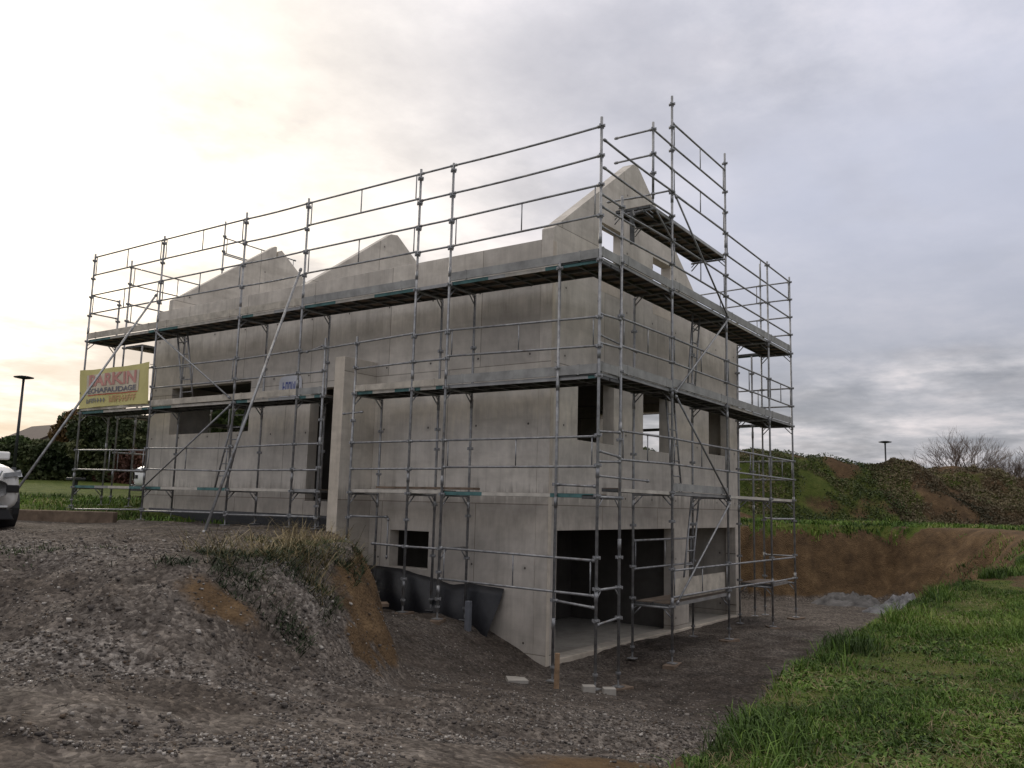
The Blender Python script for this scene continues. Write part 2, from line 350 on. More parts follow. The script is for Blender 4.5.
# loose stones (uncountable rubble) as one object
def zone_sample(s, t):
    i = np.clip(np.searchsorted(sA, s), 1, ns-1); j = np.clip(np.searchsorted(tA, t), 1, ntt-1)
    return colr.reshape(ns, ntt, 4)[i, j], A_[i, j]
def stones(name, n, gen, smin, smax, mat):
    s, t = gen(n); zc, a = zone_sample(s, t)
    x, y = st2xy(s, t); z = zat(s, t)
    sz = smin+(smax-smin)*rng.random(len(s))**5
    o = np.array([[-1,-1,-1],[1,-1,-1],[1,1,-1],[-1,1,-1],[-1,-1,1],[1,-1,1],[1,1,1],[-1,1,1]], float)*.66
    V = np.repeat(o[None], len(s), 0)*(1+.45*(rng.random((len(s), 1, 3))-.5)); V = V+(rng.random(V.shape)-.5)*.75
    V[:, 4:, :2] *= (.55+.4*rng.random((len(s), 1, 1)))
    an = rng.random(len(s))*6.283; ca, sa = np.cos(an), np.sin(an)
    V = np.stack([V[..., 0]*ca[:, None]-V[..., 1]*sa[:, None], V[..., 0]*sa[:, None]+V[..., 1]*ca[:, None], V[..., 2]*.62], -1)*sz[:, None, None]
    V += np.stack([x, y, z+sz*.22], -1)[:, None]
    f = np.array([[0,3,2,1],[4,5,6,7],[0,1,5,4],[1,2,6,5],[2,3,7,6],[3,0,4,7]])
    Fc = (f[None]+8*np.arange(len(s))[:, None, None]).reshape(-1, 4)
    v = rng.random(len(s)); vv = np.repeat(v, 8); col = np.stack([vv, np.repeat(rng.random(len(s)), 8), vv, vv], -1)
    ob = npmesh(name, V.reshape(-1, 3), Fc, mat, attrs={'rnd': col}); ob['kind'] = 'stuff'; return ob
m, nt, b = newmat('loose_stone'); at = nt.nodes.new('ShaderNodeAttribute'); at.attribute_name = 'rnd'; sp = nt.nodes.new('ShaderNodeSeparateColor'); L(nt, at.outputs['Color'], sp.inputs[0])
c = ramp(nt, sp.outputs[0], [(0, (.040, .034, .030)), (.5, (.088, .076, .067)), (.8, (.17, .152, .135)), (1, (.44, .41, .37))]).outputs[0]
c = mixc(nt, ramp(nt, sp.outputs[1], [(.7, (0, 0, 0)), (1, (.7, .7, .7))]).outputs[0], c, (.13, .09, .055)); L(nt, c, b.inputs['Base Color']); b.inputs['Roughness'].default_value = .9
M['stone'] = m
def gen_near(n):
    s = 4.6+rng.random(n*2)**1.5*11; t = (rng.random(n*2)*1.35-.78)*s
    _, _, ins, _ = height(s, t, False); zc, a = zone_sample(s, t)
    k = (zc[:, 0] < .25) & (rng.random(len(s)) < (.22+.8*np.clip(zc[:, 2], 0, 1))*(1-.7*zc[:, 1])) & (fbm(s, t, .9, 3)+.25*(s < 12)+.25*(zc[:, 2] > .3)-.1-.30*sm((7.0-s)/1.2)+.16*(s > 7.4) > rng.random(len(s))*.35-.1)
    x, y = st2xy(s, t)
    lx = (x-1.05)*math.cos(R(1.2))-(y-1.6)*math.sin(R(1.2)); ly = (x-1.05)*math.sin(R(1.2))+(y-1.6)*math.cos(R(1.2))
    k &= ~((lx > -.1) & (ly > -.1))
    return s[k], t[k]
tag(stones('loose_gravel', 230000, gen_near, .003, .019, M['stone']), 'loose grey and pale stones lying over the dirt track and mound', 'gravel')

# clods and larger stones, half buried
def gen_clods(n):
    s = 6.6+rng.random(n)*9.5; t = (rng.random(n)*1.1-.75)*s; zc, a = zone_sample(s, t)
    k = (zc[:, 0] < .2) & ((4*a*(1-a) > rng.random(n)*.9) | (fbm(s, t, 1.1, 3) > .22)) & (t < 3); x, y = st2xy(s, t)
    lx = (x-1.05)*math.cos(R(1.2))-(y-1.6)*math.sin(R(1.2)); ly = (x-1.05)*math.sin(R(1.2))+(y-1.6)*math.cos(R(1.2)); k &= ~((lx > -.2) & (ly > -.2))
    return s[k], t[k]
tag(stones('soil_clods', 9000, gen_clods, .006, .038, M['stone']), 'clods and bigger broken stones strewn over the mound slope and track edge', 'rubble')

# ------------------------------------------------------------------ concrete house
HA = R(-1.2)
house = empty('concrete_house', (1.05, 1.6, 0), 'unfinished bare grey concrete house shell with pointed gables behind the scaffolding', 'house', rz=HA)
def h2w(lx, ly): c_, s_ = math.cos(HA), math.sin(HA); return 1.05+lx*c_-ly*s_, 1.6+lx*s_+ly*c_
def slabpoly(name, outer, holes, plane, d0, d1, mats, parent, bevel=0.0):
    """polygon with holes in the (h,z) plane, thickness d0..d1 along the plane's normal"""
    bm = bmesh.new(); edges = []
    for loop in [outer]+holes:
        vs = [bm.verts.new((p[0], p[1], 0)) for p in loop]
        for i in range(len(vs)): edges.append(bm.edges.new((vs[i], vs[(i+1) % len(vs)])))
    bmesh.ops.triangle_fill(bm, use_beauty=True, use_dissolve=False, edges=edges)
    # drop faces that fell inside holes
    def inh(p, h):
        r = False; n = len(h)
        for i in range(n):
            a, b_ = h[i], h[(i+1) % n]
            if (a[1] > p[1]) != (b_[1] > p[1]) and p[0] < (b_[0]-a[0])*(p[1]-a[1])/(b_[1]-a[1])+a[0]: r = not r
        return r
    bad = [f for f in bm.faces if any(inh(f.calc_center_median(), h) for h in holes)]
    if bad: bmesh.ops.delete(bm, geom=bad, context='FACES_ONLY')
    r = bmesh.ops.extrude_face_region(bm, geom=bm.faces[:]); ev = [v for v in r['geom'] if isinstance(v, bmesh.types.BMVert)]
    for v in ev: v.co.z = 1
    for v in bm.verts:
        h, z, k = v.co.x, v.co.y, v.co.z; d = d0+(d1-d0)*k
        v.co = (d, h, z) if plane == 'x' else ((h, d, z) if plane == 'y' else (h, z, d))
    bmesh.ops.recalc_face_normals(bm, faces=bm.faces)
    me = bpy.data.meshes.new(name); bm.to_mesh(me); bm.free()
    for q in (mats if isinstance(mats, (list, tuple)) else [mats]): me.materials.append(q)
    o = bpy.data.objects.new(name, me); COL.objects.link(o); o.parent = parent
    if bevel:
        bv = o.modifiers.new('bevel', 'BEVEL'); bv.width = bevel; bv.segments = 2; bv.limit_method = 'ANGLE'; bv.angle_limit = R(50)
    return o
def rect(a, b_, c_, d): return [(a, b_), (c_, b_), (c_, d), (a, d)]
TH = .27
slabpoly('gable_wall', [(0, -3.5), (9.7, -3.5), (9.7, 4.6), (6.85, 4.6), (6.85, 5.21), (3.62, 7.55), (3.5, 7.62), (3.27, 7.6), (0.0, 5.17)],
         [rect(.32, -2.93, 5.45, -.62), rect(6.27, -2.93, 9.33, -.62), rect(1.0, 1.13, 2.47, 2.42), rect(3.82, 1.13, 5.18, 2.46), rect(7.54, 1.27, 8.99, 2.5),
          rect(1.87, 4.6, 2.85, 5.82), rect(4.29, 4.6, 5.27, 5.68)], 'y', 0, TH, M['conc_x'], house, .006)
for a in (1.87, 4.29):
    mb = MB(); mb.box(a+.002, -.004, 4.32, a+.978, .10, 4.6); mb.build('infill_panel', M['conc_pale'], house)
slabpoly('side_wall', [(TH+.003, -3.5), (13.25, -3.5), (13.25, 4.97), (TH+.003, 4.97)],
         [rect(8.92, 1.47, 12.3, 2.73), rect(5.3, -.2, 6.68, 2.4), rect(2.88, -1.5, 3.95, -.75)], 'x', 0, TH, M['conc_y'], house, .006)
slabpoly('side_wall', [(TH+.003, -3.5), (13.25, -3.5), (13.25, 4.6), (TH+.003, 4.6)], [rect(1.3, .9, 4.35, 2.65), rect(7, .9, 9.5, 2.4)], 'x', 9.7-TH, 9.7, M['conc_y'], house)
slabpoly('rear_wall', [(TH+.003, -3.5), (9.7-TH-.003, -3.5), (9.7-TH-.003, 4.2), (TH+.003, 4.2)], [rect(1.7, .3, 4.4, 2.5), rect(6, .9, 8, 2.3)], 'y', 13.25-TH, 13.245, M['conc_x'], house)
GP = lambda y0, z0, ap, x1: [(TH+.003, z0), (x1, z0), (x1, z0+1.0)]
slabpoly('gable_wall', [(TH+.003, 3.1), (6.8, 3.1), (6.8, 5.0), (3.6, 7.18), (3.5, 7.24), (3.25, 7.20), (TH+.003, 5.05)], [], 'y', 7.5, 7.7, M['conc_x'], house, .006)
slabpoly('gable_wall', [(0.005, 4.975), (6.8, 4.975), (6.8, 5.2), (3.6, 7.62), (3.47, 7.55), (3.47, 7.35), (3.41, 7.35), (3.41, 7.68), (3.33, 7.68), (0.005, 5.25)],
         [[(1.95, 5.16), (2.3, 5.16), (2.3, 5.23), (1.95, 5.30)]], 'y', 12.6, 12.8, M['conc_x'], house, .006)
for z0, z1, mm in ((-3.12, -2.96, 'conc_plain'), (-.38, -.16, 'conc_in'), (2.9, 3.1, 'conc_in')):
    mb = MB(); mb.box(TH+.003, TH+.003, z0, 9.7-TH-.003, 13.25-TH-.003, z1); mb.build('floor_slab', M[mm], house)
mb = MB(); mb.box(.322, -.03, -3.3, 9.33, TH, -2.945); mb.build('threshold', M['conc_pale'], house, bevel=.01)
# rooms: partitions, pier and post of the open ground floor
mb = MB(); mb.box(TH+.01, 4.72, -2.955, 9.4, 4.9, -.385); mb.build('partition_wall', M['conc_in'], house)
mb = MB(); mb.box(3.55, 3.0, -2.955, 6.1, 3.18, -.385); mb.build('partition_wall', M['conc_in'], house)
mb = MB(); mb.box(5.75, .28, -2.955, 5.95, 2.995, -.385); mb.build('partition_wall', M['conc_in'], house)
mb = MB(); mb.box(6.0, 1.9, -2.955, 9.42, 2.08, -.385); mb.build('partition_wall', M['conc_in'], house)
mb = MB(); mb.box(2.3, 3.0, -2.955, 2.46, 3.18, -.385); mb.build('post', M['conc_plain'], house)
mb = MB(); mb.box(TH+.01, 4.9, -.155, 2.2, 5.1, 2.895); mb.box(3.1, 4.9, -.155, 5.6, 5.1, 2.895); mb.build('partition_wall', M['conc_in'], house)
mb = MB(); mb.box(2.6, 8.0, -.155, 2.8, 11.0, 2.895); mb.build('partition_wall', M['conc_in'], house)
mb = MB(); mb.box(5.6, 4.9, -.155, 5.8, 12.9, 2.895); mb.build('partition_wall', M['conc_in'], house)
mb = MB(); mb.box(-.955, 4.57, -2.2, -.003, 4.87, 2.86); mb.build('wing_wall', [M['conc_pale']], house, bevel=.008)
wing = house.children[-1]
wing.data.materials.append(M['conc_y'])
for p_ in wing.data.polygons:
    if abs(p_.normal.y) > .5 or p_.normal.z > .5: p_.material_index = 1
mb = MB(); mb.box(0.0, -.015, -3.4, .10, .0-.003, 4.9)
mb.build('corner_strip', M['conc_pale'], house)

# membranes against the foundation
def membrane(name, pts_top, pts_bot, label, lean=.18):
    V = []; Fc = []; n = 36; mrow = 8
    for i in range(n+1):
        u = i/n
        yt = np.interp(u, [p[0] for p in pts_top], [p[1] for p in pts_top]); zt = np.interp(u, [p[0] for p in pts_top], [p[2] for p in pts_top])
        yb = np.interp(u, [p[0] for p in pts_bot], [p[1] for p in pts_bot]); zb = np.interp(u, [p[0] for p in pts_bot], [p[2] for p in pts_bot])
        for j in range(mrow+1):
            w_ = j/mrow; yy = yt*(1-w_)+yb*w_; zz = zt*(1-w_)+zb*w_
            xx = -.03-lean*(math.sin(w_*2.2)**1.0*.55+.30*w_*w_)-lean*.10*(1-w_)**3*math.sin(u*4.0+.6)**2-.05*lean*math.sin(u*17+w_*4)-.06*lean*math.sin(u*31-w_*5)
            for k in (0, 1): V.append((xx-.006*k, yy, zz))
    def id_(i, j, k): return (i*(mrow+1)+j)*2+k
    for i in range(n):
        for j in range(mrow):
            for k in (0, 1): Fc.append([id_(i, j, k), id_(i+1, j, k), id_(i+1, j+1, k), id_(i, j+1, k)])
    for i in range(n):
        for j in (0, mrow): Fc.append([id_(i, j, 0), id_(i+1, j, 0), id_(i+1, j, 1), id_(i, j, 1)])
    V = np.array(V); a_, b_ = h2w(V[:, 0], V[:, 1]); V = np.stack([a_, b_, V[:, 2]], -1)
    o = npmesh(name, V, Fc, M['membrane'], smooth=True); return tag(o, label, 'membrane')
membrane('foundation_membrane', [(0, 4.5, -1.5), (.3, 3.6, -1.52), (.5, 2.9, -1.62), (.65, 2.2, -1.75), (.8, 1.7, -1.68), (1, .92, -1.73)], [(0, 4.5, -2.3), (.5, 2.9, -2.5), (.85, 1.6, -2.85), (1, 1.12, -2.95)], 'black foundation membrane sagging against the wall right of the wing wall', .42)
membrane('foundation_membrane', [(0, 12.9, -.5), (.5, 9, -.5), (1, 4.9, -.52)], [(0, 12.9, -1.1), (1, 4.9, -1.15)], 'dark low strip of membrane along the wall foot left of the wing wall', .02)

# ------------------------------------------------------------------ scaffolding
SR = .0255; LR = .021
ros = MB(); ros.tube((0,0,-.024), (0,0,.024), .037, 10); ros.tube((0,0,-.006), (0,0,.006), .062, 12)
for k in range(4): ros.obox((.052*math.cos(k*math.pi/2), .052*math.sin(k*math.pi/2), .0), (.016*math.cos(k*math.pi/2), .016*math.sin(k*math.pi/2), 0), (-.012*math.sin(k*math.pi/2), .012*math.cos(k*math.pi/2), 0), (0, 0, .026))
ros_me = None
def standard(parent, x, y, z0, z1, rz=(), tilt=0, plate=True, off=(0,0)):
    global ros_me
    if plate: z0 = zxy(x, y)+.045
    mb = MB(); mb.tube((x, y, z0+.12), (x, y, z1), SR, 10)
    zz = z1-.2
    while zz > z0+1.2:          # spigot sleeves
        zz -= 2.0
        if zz > z0+.5: mb.tube((x, y, zz-.09), (x, y, zz+.09), SR+.006, 10)
    st = mb.build('standard', M['steel'], parent, smooth=True)
    jk = MB(); jk.tube((x, y, z0-.0), (x, y, z0+.32), .017, 8); jk.tube((x, y, z0+.2), (x, y, z0+.235), .05, 6)
    if plate: jk.box(x-.08, y-.08, z0-.005, x+.08, y+.08, z0+.008)
    jk.build('base_jack', M['steel'], st)
    for z in rz:
        if ros_me is None:
            o = ros.build('rosette', M['steel'], st); ros_me = o.data
        else:
            o = bpy.data.objects.new('rosette', ros_me); COL.objects.link(o); o.parent = st
        o.location = (x, y, z)
    return st
def rail(parent, p, q, sag=0, r=LR, name='guard_rail'):
    mb = MB(); p = np.array(p, float); q = np.array(q, float)
    n = 6 if sag else 1; pts = [p+(q-p)*k/n-np.array([0, 0, sag*4*(k/n)*(1-k/n)]) for k in range(n+1)]
    mb.path(pts, r, 8)
    d = (q-p)/np.linalg.norm(q-p)
    for e, s_ in ((p, 1), (q, -1)): mb.tube(e+d*s_*.02, e+d*s_*.075, r+.009, 8)   # wedge heads
    return mb.build(name, M['steel'], parent, smooth=True)
def frame(parent, p, q, dz=.5, nm='guard_frame', sag=0.0):
    """two rails dz apart with little uprights; p,q on the upper rail"""
    p = np.array(p, float); q = np.array(q, float); D = q-p; Ln = np.linalg.norm(D); d = D/Ln; dn = np.array([0, 0, -dz])
    mb = MB()
    mb.tube(p, q, LR, 8); mb.tube(p+dn, q+dn, LR, 8)
    for u in (.07/Ln*1.6, .5, 1-.07/Ln*1.6): mb.tube(p+D*u, p+D*u+dn, .013, 6)
    for e, s_ in ((p, 1), (q, -1)):
        for k in (0, 1): mb.tube(e+dn*k+d*s_*.02, e+dn*k+d*s_*.075, LR+.009, 8)
    return mb.build(nm, M['steel'], parent, smooth=True)
def deck(parent, p, q, across, z, cols, n_pl=2, under='steel_dark', short=.03):
    """platform of steel-edged boards from p to q (xy), reaching over 'across' (xy vector); visible outer edge gets coloured runs"""
    p = np.array([*p, 0.0]); q = np.array([*q, 0.0]); ac = np.array([*across, 0.0]); D = q-p; Ln = np.linalg.norm(D); d = D/Ln
    wv = np.linalg.norm(ac); a = ac/wv; p = p+d*short; Ln -= 2*short
    wid = (wv-.06)/n_pl; out = []
    for k in range(n_pl):
        mb = MB(); o = p+a*(.03+k*wid+.01); w_ = wid-.02
        c = o+d*Ln/2+a*w_/2+np.array([0, 0, z+.045]); mb.obox(c, d*Ln/2, a*(w_/2-.012), np.array([0, 0, .008]), 1)
        for e in (0, w_):      # edge profiles
            cur = 0; runs = cols if (k == 0 and e == 0) else [(1.0, 2)]
            for frac, mi in runs:
                l2 = Ln*frac; cc = o+d*(cur+l2/2)+a*e+np.array([0, 0, z+.018]); mb.obox(cc, d*l2/2, a*.010, np.array([0, 0, .032]), mi); cur += l2
        nb_ = max(3, int(Ln/.42))
        for i in range(nb_+1):  # cross ribs under the boards
            cc = o+d*(Ln*i/nb_)+a*w_/2+np.array([0, 0, z+.012]); mb.obox(cc, d*.02, a*(w_/2-.012), np.array([0, 0, .024]), 2)
        out.append(mb.build('deck_board', [M['alu'], M['ply'], M[under], M['teal'], M['cream']], parent))
    return out
def toe(parent, p, q, z, mat, h=.16, gap=.035):
    p = np.array([*p, 0.0]); q = np.array([*q, 0.0]); D = q-p; Ln = np.linalg.norm(D); d = D/Ln; nrm = np.array([-d[1], d[0], 0])
    mb = MB(); mb.obox((p+q)/2+np.array([0, 0, z+gap+h/2]), d*(Ln/2-.03), nrm*.013, np.array([0, 0, h/2]))
    for u in (.12, .88): mb.obox(p+D*u+np.array([0, 0, z+gap+h/2]), d*.02, nrm*.019, np.array([0, 0, h/2+.01]))
    return mb.build('toe_board', M[mat], parent)
def transom(parent, p, q, z, kn=.22):
    """horizontal bearer between outer and inner standards, with knee brackets"""
    p = np.array([*p, z]); q = np.array([*q, z]); D = q-p; d = D/np.linalg.norm(D)
    mb = MB(); mb.tube(p, q, LR+.002, 8)
    for e, s_ in ((p, 1), (q, -1)):
        mb.tube(e+np.array([0, 0, -kn]), e+d*s_*kn, .013, 6); mb.tube(e+np.array([0, 0, -kn*.5]), e+d*s_*kn*.5, .011, 6)
    return mb.build('transom', M['steel'], parent, smooth=True)
def ladder(parent, p, q, wdir, w_=.36, label=None):
    p = np.array(p, float); q = np.array(q, float); wd = np.array(wdir, float); wd /= np.linalg.norm(wd); mb = MB(); Ln = np.linalg.norm(q-p)
    for s_ in (-1, 1): mb.tube(p+wd*s_*w_/2, q+wd*s_*w_/2, .022, 6)
    n = int(Ln/.29)
    for i in range(1, n): c_ = p+(q-p)*i/n; mb.tube(c_-wd*w_/2, c_+wd*w_/2, .016, 6)
    return mb.build('ladder', M['steel'], parent, smooth=True)
AL, TE, CR, DK = 0, 3, 4, 2
W8 = .83
def rz(a, b_): return [z for z in (-2.5, -2, -1.5, -1, -.5, 0, .5, 1, 1.5, 2, 2.5, 3, 3.5, 4, 4.5, 5, 5.5, 6, 6.5, 7, 7.5, 8) if a <= z <= b_]
def pick(a, b_, drop=(-2.5, -.5, 1.5, 3.5)): return [z+.02 for z in rz(a, b_) if z not in drop]

# --- long side, right-hand half (corner to wing wall)
s1 = empty('scaffolding', (0, 0, -2.9), 'galvanised scaffold bays right of the wing wall, reaching the near corner', 'scaffolding', 'scaffolding round the house')
s1.location = (0, 0, 0)
YB = dict(c=0., p=.80, g=3.28, f=4.12, I=5.67, E=6.6, d=7.4, C=9.53, b=12.8, a=16.06)
GC = [zxy(0, YB[k]) for k in 'gf']
standard(s1, 0, 0, -3.05, 6.60, pick(-2, 4.1, (-.5, 1.5, 3.5))+[4.8, 5.36, 5.89, 6.43])
standard(s1, 0, .80, -2.95, 4.1, [-1.72, 0.2, 2.2, 3.98])
standard(s1, 0, YB['g'], GC[0]+.02, 6.45, [-1.42, -1, -1.9, 0, 1, 2, 2.55, 3.05, 4, 4.72, 5.25, 5.78, 6.3])
standard(s1, 0, YB['f'], GC[1]+.02, 6.5, [-1.6, -1, -.5, 0, 1, .45, 2, 2.55, 3.05, 4, 4.72, 5.25, 5.78, 6.3])
standard(s1, 0, YB['I'], -1.45, 3.2, [-.5, 0, 1, 1.45, 2, 2.55, 3.05])
standard(s1, W8, YB['g'], zxy(W8, YB['g']), 3.98, [-1.2, -.4, .9, 2.05, 2.9])
standard(s1, W8, YB['f'], zxy(W8, YB['f']), 3.98, [-1.2, -.2, .9, 1.3, 2.9])
standard(s1, W8, YB['I'], -1.9, 2.0, [.4, 1.3])
def zz(z): return {6: 6.40, 5.5: 5.83, 5: 5.30, 4.5: 4.76}.get(z, z)
# upper guards
for z in (6, 5.5): rail(s1, (0, 0, {6: 6.43, 5.5: 5.89}[z]), (0, YB['g'], zz(z)), .02)
frame(s1, (0, 0, 5.36), (0, YB['g'], 5.30), .54)
for z in (6, 5.5, 5, 4.5): rail(s1, (0, YB['g'], zz(z)), (0, YB['f'], zz(z)))
frame(s1, (0, 0, 3.03), (0, YB['g'], 3.10), .5); frame(s1, (0, 0, 1.0), (0, YB['g'], 1.0), .5); frame(s1, (0, 0, -1.03), (0, YB['g'], -.98), .56)
rail(s1, (0, YB['g'], 3.1), (0, YB['f'], 3.08)); rail(s1, (0, YB['g'], 2.55), (0, YB['f'], 2.55)); rail(s1, (0, YB['f'], 2.55), (0, YB['I'], 2.52)); rail(s1, (0, YB['f'], 3.12), (0, YB['d'], 3.0))
for z in (1.0, .47): rail(s1, (0, YB['g'], z), (0, YB['f'], z)); rail(s1, (0, YB['f'], z), (0, YB['I'], z))
rail(s1, (0, YB['g'], -1.0), (0, YB['f'], -1.0)); rail(s1, (0, YB['f'], -1.0), (0, 5.0, -.98)); rail(s1, (0.02, YB['I'], -.47), (.4, 4.95, -.47)); rail(s1, (.4, 4.95, -.47), (.4, 4.95, -1.3), r=.015)
for z in (4, 2, 0): transom(s1, (0, YB['g']), (W8, YB['g']), z-.02)
for z in (4, 2, 0): transom(s1, (0, YB['f']), (W8, YB['f']), z-.02)
for z in (2, 0): transom(s1, (0, YB['I']), (W8, YB['I']), z-.02)
transom(s1, (0, YB['g']), (W8, YB['g']), -1.0)
deck(s1, (0, 0), (0, YB['g']), (W8, 0), 4, [(.34, TE), (.27, CR), (.12, AL), (.27, TE)]); toe(s1, (-.0, 0), (-.0, YB['g']), 4.03, 'toe')
deck(s1, (0, YB['g']), (0, YB['f']), (W8, 0), 4.0, [(1, AL)]); 
deck(s1, (0, 0), (0, YB['g']), (W8, 0), 2, [(.06, TE), (.94, AL)]); toe(s1, (0, 0), (0, YB['g']), 2.03, 'toe')
deck(s1, (0, YB['g']), (0, YB['f']), (W8, 0), 2.0, [(.3, TE), (.5, CR), (.2, TE)]); deck(s1, (0, YB['f']), (0, YB['I']), (W8, 0), 2.0, [(.3, TE), (.4, CR), (.3, TE)]); toe(s1, (0, YB['g']), (0, YB['I']), 2.02, 'toe_w', .12)
deck(s1, (0, 0), (0, YB['g']), (.40, 0), 0, [(.28, TE), (.45, CR), (.27, TE)], 1)
deck(s1, (0, YB['g']), (0, YB['I']), (.5, 0), 0.02, [(1, CR)], 1)
mb = MB(); mb.box(.05, 5.0, .09, .27, 2.6, .13); mb.build('plank', M['oldwood'], s1)
rail(s1, (0, 0, -1.78), (0, .8, -1.72), name='ledger'); rail(s1, (0, 0, .17), (0, .8, .20), name='ledger')
rail(s1, (0, 5.4, 1.62), (.0, 5.98, 1.60), r=.017, name='wall_tie')
# --- long side, left-hand half
s2 = empty('scaffolding', (0, 12, 0), 'long scaffold run left of the wing wall, carrying the yellow banner and raking tubes', 'scaffolding', 'scaffolding round the house')
s2.location = (0, 0, 0)
ZL = dict(d=-.78, C=-.77, b=-.74, a=-.75, E=-.85)
for k in 'dCba':
    standard(s2, 0, YB[k], ZL[k], 6.5 if k != 'C' else 6.55, [-.5, 0.0, .47, 1.0, 2.0, 2.55, 3.05, 4.0, 4.72, 5.25, 5.78, 6.3])
    standard(s2, W8, YB[k], -.9, 3.98 if k != 'a' else 5.35, [.9, 2.0, 2.9] if k != 'a' else [2, 2.9, 4.0, 4.72, 5.2])
standard(s2, 0, YB['E'], ZL['E'], 3.25, [-.3, 0, .5, 1, 2, 1.5, 2.55, 3.05])
TW = {6: 6.36, 5.5: 5.84, 5: 5.33, 4.5: 4.8}
def tz(z, k): return zz(z)+{'f': 0, 'd': -.01, 'C': -.01, 'b': 0, 'a': .0}[k]
for a, b_ in (('f', 'd'), ('C', 'b'), ('b', 'a')):
    for z in (6, 5): frame(s2, (0, YB[a], tz(z, a)), (0, YB[b_], tz(z, b_)), .52)
for z in (6, 5.5, 5, 4.5): rail(s2, (0, YB['d'], tz(z, 'd')), (0, YB['C'], tz(z, 'C')), .015)
for z in (1, .45): rail(s2, (0, YB['d'], z), (0, YB['E'], z)); rail(s2, (0, YB['d'], z), (0, YB['C'], z-.03*(z == 1)))
rail(s2, (0, YB['d'], 2.53), (0, YB['E'], 2.53)); rail(s2, (0, YB['d'], 2.53), (0, YB['C'], 2.53)); rail(s2, (0, YB['d'], 3.05), (0, YB['C'], 3.0))
for a, b_ in (('C', 'b'), ('b', 'a')):
    frame(s2, (0, YB[a], .95), (0, YB[b_], 1.0), .52)
frame(s2, (.0, YB['C'], 3.02), (0, YB['b'], 3.02), .5); rail(s2, (0, YB['b'], 3.05), (0, YB['a'], 3.05))
for a, b_ in (('E', 'C'), ('C', 'b'), ('b', 'a')): rail(s2, (0, YB[a], -.52), (0, YB[b_], -.55-.04*(a == 'b')), name='ledger')
for k in 'dCba':
    for z in (4, 2, 0): transom(s2, (0, YB[k]), (W8, YB[k]), z-.02)
cols = {'d': [(.35, TE), (.35, CR), (.3, TE)], 'C': [(.45, AL), (.35, CR), (.2, TE)], 'b': [(.4, CR), (.35, CR), (.25, TE)], 'a': [(.12, TE), (.55, CR), (.33, TE)]}
for a, b_ in (('f', 'd'), ('d', 'C'), ('C', 'b'), ('b', 'a')):
    deck(s2, (0, YB[a]), (0, YB[b_]), (W8, 0), 4, cols[b_]); toe(s2, (0, YB[a]), (0, YB[b_]), 4.03, 'toe' if b_ in 'd' else 'toe_w')
for a, b_ in (('E', 'd'), ('d', 'C'), ('C', 'b'), ('b', 'a')):
    deck(s2, (0, YB[a]), (0, YB[b_]), (W8, 0), 2, cols[b_]); toe(s2, (0, YB[a]), (0, YB[b_]), 2.03, 'toe_w' if b_ != 'd' else 'toe', .14)
for a, b_, cc in (('E', 'd', [(1, AL)]), ('d', 'C', [(1, CR)]), ('C', 'b', [(.35, TE), (.45, CR), (.2, TE)]), ('b', 'a', [(.2, TE), (.3, CR), (.2, AL), (.3, TE)])):
    deck(s2, (0, YB[a]), (0, YB[b_]), (.42, 0), 0, cc, 1)
def brace(par, p, q, r=.021): return rail(par, p, q, 0, r, 'brace')
brace(s2, (-.05, 12.75, 3.95), (-.05, 9.6, 2.1)); brace(s2, (-.05, 9.55, 1.95), (-.05, 12.75, .02))
brace(s2, (-.06, 12.85, 4.95), (-3.75, 12.1, -.82), .027); brace(s2, (-.06, 7.45, 4.88), (-2.75, 6.5, -.84), .027)
ladder(s2, (.42, 11.85, 2.1), (.42, 12.35, 4.05), (0, 1, 0), .42); ladder(s2, (.42, 10.35, .05), (.42, 9.75, 2.05), (0, 1, 0), .4)
rail(s2, (0, YB['E']+.05, 3.1), (-.0, 7.2, 2.98), r=.015, name='wall_tie')
# --- gable side
GZ = .17
s3 = empty('scaffolding', (5, 0, 0), 'scaffold in front of the gable wall, carrying a raised top platform', 'scaffolding', 'scaffolding round the house')
s3.location = (0, 0, 0)
gx = dict(p=.80, k=3.0, l=6.02, m=9.05, r=11.0)
standard(s3, gx['p'], 0, -2.95, 5.42, [-2, -1.5, -1, 0, 1, 2.2, 3.2, 4.17, 5.2])
standard(s3, gx['k'], 0, -2.94, 8.28, [-2, -1.3, -.4, .15, .7, 1.2, 2.15, 2.7, 3.2, 4.17, 4.7, 5.2, 5.7, 6.2, 7.1, 7.6, 8.1])
standard(s3, gx['l'], 0, -2.95, 8.15, [-1.9, -1.3, .15, .7, 1.2, 2.15, 2.7, 3.2, 4.17, 4.7, 5.2, 5.7, 6.2, 6.7, 7.2, 7.9])
standard(s3, gx['m'], 0, -2.95, 6.3, [-1.9, -1.3, .15, 1.2, 2.15, 3.2, 4.17, 5.2, 6.2])
standard(s3, gx['r'], 0, -2.92, 6.35, [-1.9, -1.3, -.4, .15, .7, 1.2, 2.15, 2.7, 3.2, 4.17, 4.7, 5.2, 5.7, 6.2])
for k in 'klm': standard(s3, gx[k], W8, -2.9, 4.1 if k != 'k' else 4.1, [-1.9, -1.3, -.5, .9, 2.15, 2.6, 3.4])
standard(s3, 2.1, 0.0, 5.66, 7.35, [6.3, 6.7, 7.2], plate=False)
def gz(name): return {'A': 6.21, 'B': 5.69, 'C': 5.18, 'D': 4.70}[name]
rail(s3, (0.03, -.03, 6.19), (gx['k'], -.03, gz('A')), .02); rail(s3, (0.03, -.03, 5.68), (gx['k'], -.03, gz('B')), .02)
rail(s3, (0, 0, 5.2), (gx['p'], 0, 5.2)); rail(s3, (0, 0, 4.98), (1.3, 0, 4.99)); rail(s3, (0, 0, 4.62), (gx['p'], 0, 4.62))
